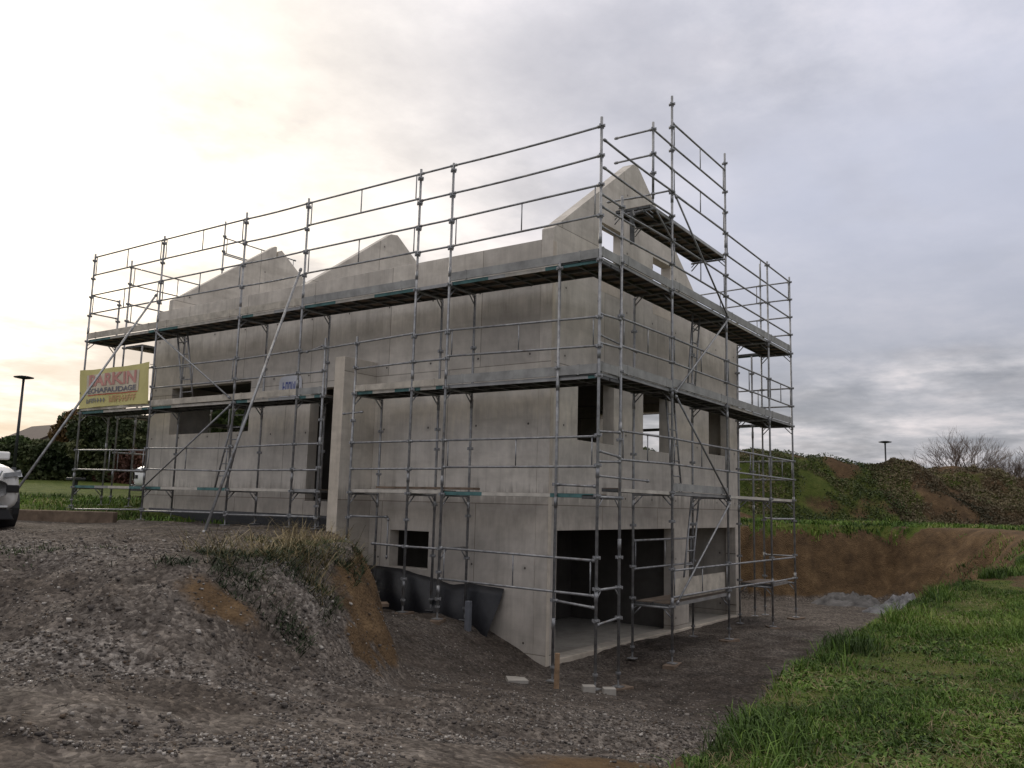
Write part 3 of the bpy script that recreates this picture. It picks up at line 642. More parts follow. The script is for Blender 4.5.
rail(s3, (gx['p'], 0, gz('C')-.08), (gx['k'], 0, gz('C'))); rail(s3, (gx['p'], 0, gz('D')-.06), (gx['k'], 0, gz('D')))
frame(s3, (gx['k'], 0, gz('C')), (gx['l'], 0, gz('C')), .48)
rail(s3, (gx['k'], 0, gz('A')), (gx['l'], 0, gz('A')+.02))
frame(s3, (gx['k'], 0, 7.7), (gx['l'], 0, 7.74), .5); frame(s3, (gx['k'], 0, 6.70), (gx['l'], 0, 6.74), .5)
rail(s3, (2.1, 0, 7.2), (gx['k'], 0, 7.2)); rail(s3, (2.1, 0, 6.7), (gx['k'], 0, 6.7))
for z in (7.2, 6.68): rail(s3, (2.1, 0, z), (2.1, .85, z))
rail(s3, (3.0, 0, 6.25), (3.0, .95, 6.25)); rail(s3, (1.75, 0, 5.72), (1.75, .82, 5.75))
for a, b_ in (('l', 'm'), ('m', 'r')):
    pass
frame(s3, (gx['l'], 0, gz('A')), (gx['r'], 0, gz('A')), .51); rail(s3, (gx['l'], 0, gz('C')), (gx['r'], 0, gz('C'))); rail(s3, (gx['l'], 0, gz('D')), (gx['r'], 0, gz('D')))
for z0 in (3.2, 1.2):
    rail(s3, (0, 0, z0-.12), (gx['p'], 0, z0-.07)); rail(s3, (0, 0, z0-.62), (gx['p'], 0, z0-.58))
    frame(s3, (gx['p'], 0, z0-.04), (gx['k'], 0, z0), .5)
    for a, b_ in (('k', 'l'), ('l', 'm'), ('m', 'r')): frame(s3, (gx[a], 0, z0), (gx[b_], 0, z0), .5)
rail(s3, (0, 0, .76), (gx['p'], 0, .70)); rail(s3, (0.02, 0.02, .35), (1.95, .0, .33), r=.019); rail(s3, (0, 0, 2.72), (1.95, .25, 2.75), r=.017, name='wall_tie')
for x0, x1 in ((0, .8), (.8, 3.0), (3.0, 6.02), (6.02, 9.05), (9.05, 11.0)):
    for z in (4+GZ, 2+GZ):
        if x0 == 0: z -= .12
        elif x0 == .8: z -= .04
        # outer edge visible from below: p->q with 'across' to +y
        cc = [(1, AL)] if x0 != 6.02 else [(.6, CR), (.4, AL)]
        deck(s3, (x0, 0), (x1, 0), (0, W8), z, cc); toe(s3, (x0, 0), (x1, 0), z+.02, 'toe')
    if x0 == 0: deck(s3, (x0, 0), (x1, 0), (0, .34), -.02+0, [(1, AL)], 1)
    else: deck(s3, (x0, 0.0), (x1, 0.0), (0, .40), .12, [(1, CR if x0 != 3.0 else AL)], 1)
toe(s3, (3.0, 0), (6.02, 0), .15, 'toe', .15)
deck(s3, (2.05, 0), (6.02, 0), (0, W8), 5.62, [(1, AL)], 3)
for x_ in (2.1, 3.0, 6.0): transom(s3, (x_, 0), (x_, W8), 5.58, .18)
for k in 'klmr':
    for z in (4+GZ, 2+GZ, GZ-.04): transom(s3, (gx[k], 0), (gx[k], W8 if k != 'r' else .83), z-.03)
transom(s3, (0.0, 0), (gx['p'], 0), 0.0, .2); transom(s3, (0, 0), (gx['p'], 0), -1.5, .16); rail(s3, (0, 0, -2.05), (gx['p'], 0, -2.0), name='ledger')
# lower lifts
frame(s3, (gx['k'], W8, -.80), (gx['l'], W8, -.80), .55); rail(s3, (gx['k'], 0, -1.33), (gx['r'], 0, -1.36)); frame(s3, (gx['k'], 0, -1.33), (gx['l'], 0, -1.34), .50, sag=0)
rail(s3, (gx['l'], 0, -1.85), (gx['m'], 0, -1.88)); rail(s3, (gx['m'], 0, -.35), (gx['r'], 0, -.35)); rail(s3, (gx['m'], 0, -1.9), (gx['r'], 0, -1.9))
deck(s3, (gx['k'], 0), (gx['l'], 0), (0, W8), -2.0, [(1, AL)], 2); deck(s3, (gx['m']+.0, 0), (gx['r']-.5, 0), (0, W8), -2.0, [(1, AL)], 1)
for k in 'klmr': transom(s3, (gx[k], 0), (gx[k], W8), -2.03, .2)
mb = MB(); mb.box(3.15, .05, -1.90, 5.93, .068, -1.50); mb.build('plywood_panel', M['toe_w'], s3)
brace(s3, (3.05, -.05, 6.15), (6.0, -.05, 4.2)); brace(s3, (6.0, -.05, 4.15), (3.05, -.05, 2.1)); brace(s3, (3.05, -.05, 2.05), (6.05, -.05, .05)); brace(s3, (6.0, -.05, .0), (3.1, -.05, -1.95))
brace(s3, (2.1, -.03, 5.6), (3.0, -.03, 5.15), .016)
ladder(s3, (4.75, .45, -1.9), (5.25, .45, .12), (1, 0, 0), .42); ladder(s3, (5.0, .45, 2.25), (5.35, .45, 4.15), (1, 0, 0), .4); ladder(s3, (4.3, .45, .2), (3.9, .45, 2.1), (1, 0, 0), .4)
# hoist bracket under the top platform
mb = MB(); mb.tube((1.9, .1, 5.5), (2.15, .45, 5.55), .03, 8); mb.tube((1.95, .35, 5.55), (1.7, .2, 5.35), .02, 6); mb.tube((2.1, .45, 5.6), (2.12, .45, 4.95), .05, 8); mb.build('hoist_bracket', M['steel_dark'], s3)
# --- right return side
s4 = empty('scaffolding', (11, 4, 0), 'scaffold return running away behind the house at the far right end', 'scaffolding', 'scaffolding round the house')
s4.location = (0, 0, 0)
ro = [(11.0, 0), (11.02, .83), (11.27, 3.3), (11.5, 6.3), (11.75, 9.3), (12.0, 12.4)]
for i, (x_, y_) in enumerate(ro[1:]): standard(s4, x_, y_, -2.95 if y_ < 6 else -1.2, 6.85 if i == 0 else 6.4, [-1.9, -.4, .7, 1.2, 2.17, 2.7, 3.2, 4.17, 4.7, 5.2, 5.7, 6.2])
standard(s4, 10.55, .95, -2.9, 4.1, [.9, 2.15, 2.6, 3.1, 3.6])
for (x0, y0), (x1, y1) in zip(ro[1:-1], ro[2:]):
    for z in (6.2, 5.2): frame(s4, (x0, y0, z), (x1, y1, z), .5)
    for z in (3.2, 1.2): frame(s4, (x0, y0, z), (x1, y1, z), .5)
    for z in (4.17, 2.17): deck(s4, (x0, y0), (x1, y1), (-.30, 0), z, [(.5, TE), (.5, AL)], 1)
for z in (6.2, 5.7, 5.2, 4.7, 3.2, 2.7, 1.2, .7, -.35, -1.33): rail(s4, (11.0, 0, z), (11.02, .83, z))
# --- far left end
s5 = empty('scaffolding', (3, 16, 0), 'scaffold across the far left end of the house, seen beyond the banner', 'scaffolding', 'scaffolding round the house')
s5.location = (0, 0, 0)
for x_, z1, z0 in ((1.12, 6.6, -.8), (4.2, 8.7, -.8), (7.2, 6.5, -.8)): standard(s5, x_, 16.1, z0, z1, [0, 1, 2, 3, 4, 4.8, 5.3, 5.9, 6.4]+([7.1, 7.7, 8.2] if z1 > 8 else []))
for x_ in (1.12, 4.2, 7.2): standard(s5, x_, 15.2, -.8, 4.0, [1, 2, 3])
for x0, x1 in ((1.12, 4.2), (4.2, 7.2)):
    for z in (6.4, 5.3): frame(s5, (x0, 16.1, z), (x1, 16.1, z), .52)
    for z in (4, 2, 0): deck(s5, (x0, 16.1), (x1, 16.1), (0, -.88), z, [(1, CR)])
    frame(s5, (x0, 16.1, 1), (x1, 16.1, 1), .5)
for z in (8.15, 7.6): frame(s5, (4.2, 16.1, z), (7.2, 16.1, z), .0001 if z < 8 else .5)
for z in (5.3, 4.8): rail(s5, (0, 16.06, z), (.83, 16.06, z))

# ------------------------------------------------------------------ banner and notice
def text_mesh(txt, size, w_=None):
    cu = bpy.data.curves.new('t', 'FONT'); cu.body = txt; cu.size = size; cu.offset = size*.03; cu.fill_mode = 'BOTH' if hasattr(cu, 'fill_mode') else cu.fill_mode
    o = bpy.data.objects.new('t', cu); COL.objects.link(o); dg = bpy.context.evaluated_depsgraph_get(); dg.update()
    me = bpy.data.meshes.new_from_object(o.evaluated_get(dg)); bpy.data.objects.remove(o)
    V = np.array([v.co[:] for v in me.vertices]); Fc = [tuple(p.vertices) for p in me.polygons]
    V[:, 0] -= V[:, 0].min(); V[:, 1] -= V[:, 1].min()
    if w_: V[:, 0] *= w_/V[:, 0].max()
    V[:, 1] *= size/V[:, 1].max()
    return V, Fc
banner = empty('banner', (-.045, 12.83, 2.12), 'yellow banner reading BARKIN ECHAFAUDAGE hung between two scaffold standards', 'banner')
BW, BH = 3.27, 1.06
def bwave(u, v):  # u along banner leftwards 0..1 from right, v up
    return -.020-.020*np.sin(u*11+v*2)-.012*np.sin(u*27+1)+.02*np.cos(v*3.1)
def bdrop(u, v): return v*BH*(1)-.03*np.sin(u*math.pi)*(v > .5)+.02*np.sin(u*math.pi)*(v < .5)*1
n_, m_ = 48, 14
V = []; 
for k in (0, 1):
    for i in range(n_+1):
        for j in range(m_+1):
            u, v = i/n_, j/m_; V.append((bwave(u, v)+.004*k, u*BW, bdrop(u, v)))
Fc = []
for k in (0, 1):
    o_ = k*(n_+1)*(m_+1)
    for i in range(n_):
        for j in range(m_): q = o_+i*(m_+1)+j; Fc.append([q, q+1, q+m_+2, q+m_+1])
M['banner'] = simple('banner_yellow_vinyl', (.60, .54, .22), .6, 0, .08, 3)
M['b_pink'] = simple('banner_pink_lettering', (.56, .27, .23), .6, 0, .15, 5); M['b_blue'] = simple('banner_dark_lettering', (.17, .17, .19), .6, 0, .2, 5)
M['b_white'] = simple('banner_pale_backing', (.60, .53, .40), .6, 0, .1, 3); M['b_or'] = simple('banner_orange_lettering', (.56, .33, .17), .6, 0, .2, 5); M['b_red'] = simple('banner_red_rule', (.55, .10, .07), .6)
npmesh('cloth', np.array(V), Fc, M['banner'], banner, smooth=True)
def on_banner(name, V2, Fc2, mat, proud):
    """V2 (x right 0..BW, y up 0..BH) seen from the street"""
    u = 1-V2[:, 0]/BW; v = V2[:, 1]/BH
    P3 = np.stack([bwave(u, v)-proud, u*BW, V2[:, 1]], -1)
    me = bpy.data.meshes.new(name); me.from_pydata([tuple(map(float, p)) for p in P3], [], Fc2); me.materials.append(mat)
    o = bpy.data.objects.new(name, me); COL.objects.link(o); o.parent = banner
def gridrect(x0, y0, x1, y1, n=24, m=5):
    V2 = np.array([(x0+(x1-x0)*i/n, y0+(y1-y0)*j/m) for i in range(n+1) for j in range(m+1)]); F2 = [(i*(m+1)+j, i*(m+1)+j+1, (i+1)*(m+1)+j+1, (i+1)*(m+1)+j) for i in range(n) for j in range(m)]; return V2, F2
V2, F2 = gridrect(.34, .36, BW-.46, BH-.16, 48, 12); on_banner('backing', V2, F2, M['b_white'], .008)
V2, F2 = text_mesh('BARKIN', .33, 2.25); on_banner('lettering', V2+np.array([.45, .57, 0]), F2, M['b_pink'], .018)
V2, F2 = text_mesh('ECHAFAUDAGE', .135, 2.3); on_banner('lettering', V2+np.array([.42, .385, 0]), F2, M['b_blue'], .018)
V2, F2 = gridrect(.42, .33, BW-.5, .350, 40, 1); on_banner('rule', V2, F2, M['b_red'], .014)
def strokes(x0, x1, y0, h, n, seed):
    r = random.Random(seed); V2 = []; F2 = []; st = (x1-x0)/n
    for i in range(n):
        x = x0+i*st; parts = [(0, 0, .28, 1)]+r.choice([[(.28, .78, .8, 1), (.28, .4, .7, .58)], [(.28, 0, .8, .2), (.6, .2, .8, .8)], [(.28, .8, .8, 1), (.6, 0, .8, .8)], [(.28, .4, .75, .6)]])
        for a, b_, c_, d in parts:
            b0 = len(V2); V2 += [(x+a*st, y0+b_*h, 0), (x+c_*st, y0+b_*h, 0), (x+c_*st, y0+d*h, 0), (x+a*st, y0+d*h, 0)]; F2.append((b0, b0+1, b0+2, b0+3))
    return np.array(V2), F2
V2, F2 = strokes(.38, 1.35, .13, .12, 8, 1); on_banner('lettering', V2, F2, M['b_blue'], .016)
V2, F2 = strokes(1.5, 2.75, .12, .17, 9, 4); on_banner('lettering', V2, F2, M['b_or'], .016)
ex = MB()
for (y_, z_) in ((.02, .04), (.02, 1.0), (3.22, .04), (3.22, 1.0)): ex.tube((-.03, y_, z_), (.05, y_+(.03 if y_ > 1 else -.03), z_), .008, 5)
ex.build('tie', M['steel_dark'], banner)
notice = empty('notice_sheet', (*h2w(-.03, 7.82), 2.16), 'small white sheet with blue printing on the wall beside the doorway', 'notice', rz=HA)
bmv = []; 
for k in range(20):
    t_ = 2*math.pi*k/20; bmv.append((-.41*np.sign(math.cos(t_))*abs(math.cos(t_))**.45-.42, .29*np.sign(math.sin(t_))*abs(math.sin(t_))**.45+.31))
mb = MB(); mb.add([(-.0, y_, z_) for y_, z_ in bmv]+[(.012, y_, z_) for y_, z_ in bmv], [tuple(range(20)), tuple(range(39, 19, -1))]+[(k, (k+1) % 20, 20+(k+1) % 20, 20+k) for k in range(20)])
mb.build('sheet', simple('notice_white', (.62, .63, .66), .6, 0, .1, 3), notice)
V2, F2 = strokes(.15, .68, .2, .25, 5, 9)
me = bpy.data.meshes.new('printing'); me.from_pydata([(-.004, -float(p[0]), float(p[1])) for p in V2], [], F2); me.materials.append(simple('notice_blue', (.10, .13, .36), .6)); o = bpy.data.objects.new('printing', me); COL.objects.link(o); o.parent = notice

# ------------------------------------------------------------------ small site things
def sole(x, y, z, i, lab, cat='board', ang=.3):
    mb = MB(); mb.box(-.26, -.11, -.07, .26, .11, .0)
    o = mb.build('sole_board', M['oldwood'], bevel=.004); o.location = (x, y, z); o.rotation_euler = (0, 0, ang); return tag(o, lab, cat, 'timber sole boards under the scaffold feet')
for i, (x, y, lab) in enumerate([(3.0, 0, 'sole board under the foot of the tallest scaffold standard'), (6.02, 0, 'sole board under the second tall standard before the pillar'), (9.05, 0, 'sole board under the standard second from the right end'), (11.0, 0, 'sole board under the rightmost scaffold foot'),
                                 (0, 3.28, 'sole board on the slope under the standard in front of the black membrane'), (0, 4.12, 'sole board on the slope left of the membrane foot, below the small window'), (.8, 0, 'sole board just right of the concrete blocks')]):
    sole(x, y, zxy(x, y)+.035, i, lab, ang=random.uniform(-.4, 1.2))
for i, (dx, lab) in enumerate(((-.17, 'left of two small concrete blocks under the near corner standard'), (.13, 'right of two small concrete blocks under the near corner standard'))):
    mb = MB(); mb.box(-.10, -.08, -.06, .10, .08, .06); o = mb.build('concrete_block', M['conc_plain'], bevel=.012); o.location = (dx*.6-.05, dx*-.9-.12, zxy(dx*.6-.05, dx*-.9-.12)+.04); o.rotation_euler = (0, 0, -.9); tag(o, lab, 'block')
mb = MB(); mb.tube((0, 0, -.3), (.02, .0, .52), .05, 6, r2=.045); o = mb.build('timber_stake', M['wood']); x, y = .32, .95; o.location = (-.45, .45, -3.0); tag(o, 'short orange-brown timber stake by the near corner of the house', 'stake')
mb = MB(); mb.box(-.4, -.09, -.03, .4, .09, .03); o = mb.build('offcut_board', M['oldwood'], bevel=.004); o.location = (-.9, 4.2, zxy(-.9, 4.2)+.05); o.rotation_euler = (.1, 0, -.6); tag(o, 'brown board offcut lying on the slope beside the ochre bank', 'board')
for (x, y, r_, lab) in ((-.75, 1.0, .5, 'pale broken slab piece nearest the corner wall foot'), (-1.05, .85, -.3, 'pale slab piece left of the timber stake')):
    mb = MB(); mb.add([(-.2, -.1, 0), (.18, -.13, 0), (.24, .06, 0), (-.05, .16, 0), (-.2, -.1, .05), (.18, -.13, .05), (.24, .06, .05), (-.05, .16, .05)], [(3, 2, 1, 0), (4, 5, 6, 7), (0, 1, 5, 4), (1, 2, 6, 5), (2, 3, 7, 6), (3, 0, 4, 7)])
    o = mb.build('slab_fragment', M['conc_plain']); o.location = (x, y, zxy(x, y)+.01); o.rotation_euler = (.1, .08, r_); tag(o, lab, 'rubble')
gp = MB(); gp.box(-.05, -.05, -.6, .05, .05, .55); o = gp.build('grey_post', simple('grey_plastic_pipe', (.16, .17, .19), .5), bevel=.01); wx, wy = h2w(-.55, 1.36); o.location = (wx, wy, -2.5); tag(o, 'short grey post standing in front of the black membrane', 'post')
# timber baulk at the left edge of the lawn
bx_, by_ = st2xy(19.5, -10.2); mb = MB(); mb.box(-1.3, -.13, -.06, 1.3, .13, .22)
o = mb.build('timber_baulk', M['oldwood'], bevel=.02); o.location = (bx_, by_, zxy(bx_, by_)+.04); o.rotation_euler = (0, 0, YAW-R(88)); tag(o, 'thick brown timber baulk lying on the ground right of the white car', 'timber')

# street lamps
def lamp(name, x, y, z, h, label, tilt=0):
    e = empty(name, (x, y, z), label, 'street lamp', 'street lamps'); dm = M['lampmetal']
    mb = MB(); mb.tube((0, 0, 0), (0, 0, h), .085, 10, r2=.055); mb.build('pole', dm, e, smooth=True)
    mb = MB(); mb.tube((0, 0, 0), (0, 0, .9), .11, 10); mb.build('base', dm, e, smooth=True)
    mb = MB()
    for r0, r1, z0, z1 in ((.06, .06, h, h+.14), (.12, .44, h+.14, h+.20), (.44, .46, h+.20, h+.24), (.46, .2, h+.24, h+.30)): mb.tube((0, 0, z0), (0, 0, z1), r0, 20, r2=r1)
    hd = mb.build('lamp_head', dm, e, smooth=True)
    e.rotation_euler = (tilt*SN, -tilt*CS*-1*0, 0); return e
M['lampmetal'] = simple('dark_lamp_metal', (.045, .048, .052), .5, .5, .2, 4)
def place(px, py, s):  # world point seen at a pixel of the photograph, s metres ahead (used once, to survey positions)
    d = Fw*FPX+Rv*(px-512)-Uv*(py-384); h = d[0]*CS+d[1]*SN; return CAM+d*(s/h)
p1 = place(27, 379, 42); p0 = place(15.5, 455, 42); lz = p0[2]-1.5
e = lamp('street_lamp', p0[0], p0[1], lz, p1[2]-lz-.15, 'dark round-headed street lamp above the hedge at the left edge'); e.rotation_euler = (0, 0, 0)
p1 = place(885, 441, 62); lamp('street_lamp', p1[0], p1[1], -.5, p1[2]+.2, 'distant street lamp rising behind the overgrown spoil mound')

# ------------------------------------------------------------------ rubble pile in the pit
rp = empty('rubble_heap', (*st2xy(26.2, 11.4), -3.10), 'heap of pale grey rubble and broken stone at the end of the pit', 'rubble')
def blob(cx, cy, rx, ry, h, seed, mat, name='stone_pile', n=34):
    r2 = np.random.default_rng(seed); V = []; 
    for i in range(n+1):
        for j in range(n+1):
            u, v = i/n*2-1, j/n*2-1; d2 = u*u+v*v; z = max(0, 1-d2)**.8*h
            z += (.5*h)*(vnoise(np.array(u*4.0+seed), np.array(v*4.0)))*max(0, 1-d2)+.6*h*vnoise(np.array(u*13.0+seed), np.array(v*13.0))*max(0, 1-d2)
            V.append((cx+u*rx, cy+v*ry, float(z)-.05))
    Fc = [[i*(n+1)+j, (i+1)*(n+1)+j, (i+1)*(n+1)+j+1, i*(n+1)+j+1] for i in range(n) for j in range(n)]
    return npmesh(name, np.array(V), Fc, mat, rp)
M['rub'] = simple('pale_rubble', (.19, .19, .195), .9, 0, .6, 4, .08); M['rubd'] = simple('dark_rubble', (.12, .115, .11), .9, 0, .5, 3, .05)
rp.rotation_euler = (0, 0, YAW-math.pi/2)
blob(.75, .3, .75, 1.1, .5, 3, M['rub']); blob(-.35, -.7, .9, .55, .28, 8, M['rub']); blob(.45, -1.0, .6, .4, .22, 11, M['rub']); blob(-.7, 1.1, 1.3, .9, .45, 5, M['rubd'])

# ------------------------------------------------------------------ vegetation
def leafmat(name, stops):
    m, nt, b = newmat(name); at = nt.nodes.new('ShaderNodeAttribute'); at.attribute_name = 'rnd'; sp = nt.nodes.new('ShaderNodeSeparateColor'); L(nt, at.outputs['Color'], sp.inputs[0])
    c = ramp(nt, sp.outputs[0], stops).outputs[0]; L(nt, c, b.inputs['Base Color']); b.inputs['Roughness'].default_value = .65; b.inputs['Specular IOR Level'].default_value = .25
    ge = nt.nodes.new('ShaderNodeNewGeometry')
    return m
M['grass'] = leafmat('grass_blades', [(0, (.028, .052, .010)), (.3, (.070, .130, .020)), (.62, (.135, .220, .034)), (.82, (.20, .26, .05)), (.93, (.25, .235, .10)), (1, (.32, .26, .14))])
M['dry'] = leafmat('dry_grass', [(0, (.05, .06, .02)), (.4, (.16, .125, .06)), (.8, (.30, .235, .12)), (1, (.38, .31, .18))])
M['bush'] = leafmat('bramble_leaves', [(0, (.010, .020, .008)), (.5, (.028, .046, .016)), (.85, (.055, .08, .025)), (1, (.11, .09, .04))])
M['under'] = leafmat('undergrowth_leaves', [(0, (.022, .034, .012)), (.3, (.045, .066, .020)), (.55, (.075, .095, .030)), (.8, (.12, .11, .05)), (1, (.19, .15, .08))])
M['dry2'] = leafmat('dry_heath', [(0, (.03, .03, .014)), (.4, (.075, .062, .034)), (.8, (.13, .10, .058)), (1, (.2, .165, .10))])
def blades(name, s, t, hmin, hmax, w_, mat, lean=.5, bias=None, base=0.0, flip=None):
    n = len(s); x, y = st2xy(s, t); z = zat(s, t)-.01
    h = (hmin+(hmax-hmin)*rng.random(n)**1.6)*(base if isinstance(base, np.ndarray) else 1)
    an = rng.random(n)*6.283; ld = rng.random(n)*6.283; le = lean*(.3+rng.random(n))*h
    wx, wy = np.cos(an)*w_*(.6+.8*rng.random(n)), np.sin(an)*w_*(.6+.8*rng.random(n)); lx, ly = np.cos(ld)*le, np.sin(ld)*le
    if bias is not None: lx = lx+bias[0]*h; ly = ly+bias[1]*h
    V = np.empty((n, 5, 3)); 
    V[:, 0] = np.stack([x-wx, y-wy, z], -1); V[:, 1] = np.stack([x+wx, y+wy, z], -1)
    V[:, 2] = np.stack([x+wx*.75+lx*.35, y+wy*.75+ly*.35, z+h*.6], -1); V[:, 3] = np.stack([x-wx*.75+lx*.35, y-wy*.75+ly*.35, z+h*.6], -1)
    V[:, 4] = np.stack([x+lx, y+ly, z+h*np.clip(1-.35*np.hypot(lx, ly)/h, .4, 1)], -1)
    i0 = 5*np.arange(n)[:, None]
    Fc = np.concatenate([i0+np.array([[0, 1, 2]]), i0+np.array([[0, 2, 3]]), i0+np.array([[3, 2, 4]])])
    pn = fbm(x, y, .9, 3)
    v = np.clip(.42+.85*pn+.45*(rng.random(n)-.5)+.45*(rng.random(n) < .05), 0, 1) if flip is None else flip
    col = np.repeat(np.stack([v, v, v, np.ones(n)], -1), 5, 0)
    o = npmesh(name, V.reshape(-1, 3), Fc, mat, attrs={'rnd': col}); o['kind'] = 'stuff'; return o
def bank_pts(n, smax=17):
    s = 1.9+(rng.random(n)**1.2)*(smax-1.9); t = rng.random(n)*(.68*s+.3)
    zc, a = zone_sample(s, t); k = (zc[:, 0] > .35+.5*rng.random(n)) & (t > -.3) & (t > (s-3.2)*.1)
    return s[k], t[k]
s, t = bank_pts(420000); hb = np.clip(.62+1.9*fbm(*st2xy(s, t), .8, 4), .18, 1.6)
tag(blades('grass_bank', s, t, .04, .15, .0042, M['grass'], .9, bias=(-.28*SN+.1, .28*CS), base=hb), 'thick green grass covering the bank at lower right', 'grass')
n_ = 70000; s = -.5+rng.random(n_)*12; t = .6*np.maximum(s, 0)+.3+rng.random(n_)*(2.5+.25*np.maximum(s, 0)); zc, a = zone_sample(s, t); k = (zc[:, 0] > .35) & ((t > .68*s+.3) | (s < 1.9)) & (np.hypot(s, t) > .5)
tag(blades('verge_grass', s[k], t[k], .04, .14, .0045, M['grass'], .9), 'green grass of the bank beyond the right edge of the picture', 'grass')
# broad-leaved weeds among the grass
s, t = bank_pts(52000, 11); k = (fbm(*st2xy(s, t), 1.3, 3) > .12) ; s, t = s[k][:14000], t[k][:14000]
tag(blades('broadleaf_weeds', s, t, .02, .065, .013, M['grass'], 1.6), 'low clover-like weeds in the grass bank', 'weeds')
s, t = bank_pts(30000, 13)
tag(blades('dead_grass', s, t, .03, .10, .003, M['dry'], 2.2), 'dead straw blades lying among the green grass of the bank', 'grass')
# fringe overhanging the bank edge
ee = []
for (a0, b0), (a1, b1) in zip(RGT[:6], RGT[1:7]):
    n_ = int(900*math.hypot(a1-a0, b1-b0)); u = rng.random(n_); ee.append(np.stack([a0+(a1-a0)*u+rng.normal(0, .10, n_), b0+(b1-b0)*u+rng.normal(0, .16, n_)+.05], -1))
ee = np.concatenate(ee); ee[:, 1] += .10; k = (ee[:, 0] > 4) & (ee[:, 0] < 14.5) & (fbm(ee[:, 0], ee[:, 1], 1.5, 3) > -.08)
tag(blades('edge_grass', ee[k, 0], ee[k, 1], .08, .26, .0045, M['grass'], .9), 'longer grass fringe along the edge of the bank', 'grass')
# dry weeds crowning the gravel mound by the wing wall
def edge_pts(n_, smin, sr, deep, pw, off=.25):
    s = smin+rng.random(n_)*sr; ed = np.interp(s, [8.4, 9.3, 9.9, 11.3, 12.6, 14.4, 16.2], [-2.5, -2.35, -2.3, -2.2, -2.35, -2.75, -3.2]); t = ed+off-rng.random(n_)**pw*deep
    ok = fbm(s, t, 2.0, 4)+.10 > rng.random(n_)*.4-.12; return s[ok], t[ok]
s, t = edge_pts(8200, 9.3, 5.4, 1.7, 1.4); hb = np.clip(.6+2.2*fbm(s, t, 1.7, 3), .12, 1.5)
tag(blades('dry_weeds', s, t, .05, .42, .0034, M['dry'], 1.9, base=hb), 'tangle of dry yellow weeds on top of the gravel mound by the wing wall', 'weeds')
s, t = edge_pts(260, 10.0, 3.8, 1.2, 1.2)
tag(blades('dry_stalks', s, t, .25, .62, .003, M['dry'], .8), 'tall dry stalks rising from the mound beside the wing wall', 'weeds')
s, t = edge_pts(15000, 8.9, 4.4, 1.6, 1.1, .35)
tag(blades('mound_weeds', s, t, .02, .16, .0055, M['bush'], 1.9), 'dark green weeds hanging over the ochre bank edge', 'weeds')
n_ = 2600; s = 8.2+rng.random(n_)*1.9; t = -4.0-rng.random(n_)*4.0; ok = fbm(s, t, 1.3, 3) > .16; s, t = s[ok], t[ok]
tag(blades('sparse_weeds', s, t, .03, .10, .006, M['bush'], 1.0), 'sparse weeds on the slope of the gravel mound', 'weeds')
# ground cover on the far strip, mounds and lawn bank
def leaf_scatter(name, s, t, sz, mat, up=.25, dark=0.0, amp=1.0):
    n = len(s); x, y = st2xy(s, t); z = zat(s, t)
    V = (rng.random((n, 4, 3))-.5); c_ = np.stack([x, y, z], -1)+rng.random((n, 3))*np.array([.05, .05, up])
    ax = rng.normal(size=(n, 3)); ax /= np.linalg.norm(ax, axis=1)[:, None]; bx2 = np.cross(ax, rng.normal(size=(n, 3))); bx2 /= np.linalg.norm(bx2, axis=1)[:, None]
    q = sz*(.5+rng.random(n))[:, None]
    V[:, 0] = c_-ax*q*.5; V[:, 1] = c_+bx2*q*.28; V[:, 2] = c_+ax*q*.5; V[:, 3] = c_-bx2*q*.28
    Fc = np.arange(4*n).reshape(n, 4)
    v = np.clip(.45+.9*fbm(x, y, .45, 3)+.5*(rng.random(n)-.5)-dark, 0, 1); col = np.repeat(np.stack([v, v, v, np.ones(n)], -1), 4, 0)
    o = npmesh(name, V.reshape(-1, 3), Fc, mat, attrs={'rnd': col}); o['kind'] = 'stuff'; return o
n_ = 150000; s = 33.2+rng.random(n_)*8; t = 2+rng.random(n_)*24; zc, a = zone_sample(s, t); k = (zc[:, 0] > .3+.5*rng.random(n_)) & (fbm(*st2xy(s, t), .7, 4)+.30 > rng.random(n_)*.3-.1); s, t = s[k], t[k]
tag(leaf_scatter('mound_undergrowth', s, t, .085, M['under'], .16), 'low dark brambles and weeds covering the spoil mound', 'undergrowth')
n_ = 90000; s = 33.0+rng.random(n_)*7.5; t = 15.5+rng.random(n_)*10; ok = fbm(*st2xy(s, t), .8, 4)+.22 > rng.random(n_)*.4-.1
tag(leaf_scatter('dry_growth', s[ok], t[ok], .085, M['dry2'], .10, -.08), 'dry straw-coloured growth on the bare mound at right', 'undergrowth')
n_ = 24000; s = 28.9+rng.random(n_)*5; t = 3+rng.random(n_)*22; zc, a = zone_sample(s, t); k = (zc[:, 0] > .4) & (a < .4); s, t = s[k], t[k]
tag(blades('strip_grass', s, t, .05, .22, .02, M['grass'], .7), 'strip of green grass between the pit and the mound', 'grass')
n_ = 16000; s = 20.5+rng.random(n_)*8; t = -4.5-rng.random(n_)*13; zc, a = zone_sample(s, t); k = (zc[:, 0] > .4*rng.random(n_)+.1) & (a < .3); s, t = s[k], t[k]
xx, yy = st2xy(s, t); k = (xx < .9) | (yy > 15.4); s, t = s[k], t[k]
tag(blades('lawn_bank_grass', s, t, .05, .22, .014, M['grass'], .8), 'rough grass on the low bank before the lawn at left', 'grass')

n_ = 16000; s = 14.5+rng.random(n_)*13; t = s*.45+rng.random(n_)*6; ok = (fbm(*st2xy(s, t), .55, 4) > .02)
tag(blades('slope_tufts', s[ok], t[ok], .04, .22, .010, M['grass'], .9), 'scattered grass tufts on the brown slope at right', 'grass')
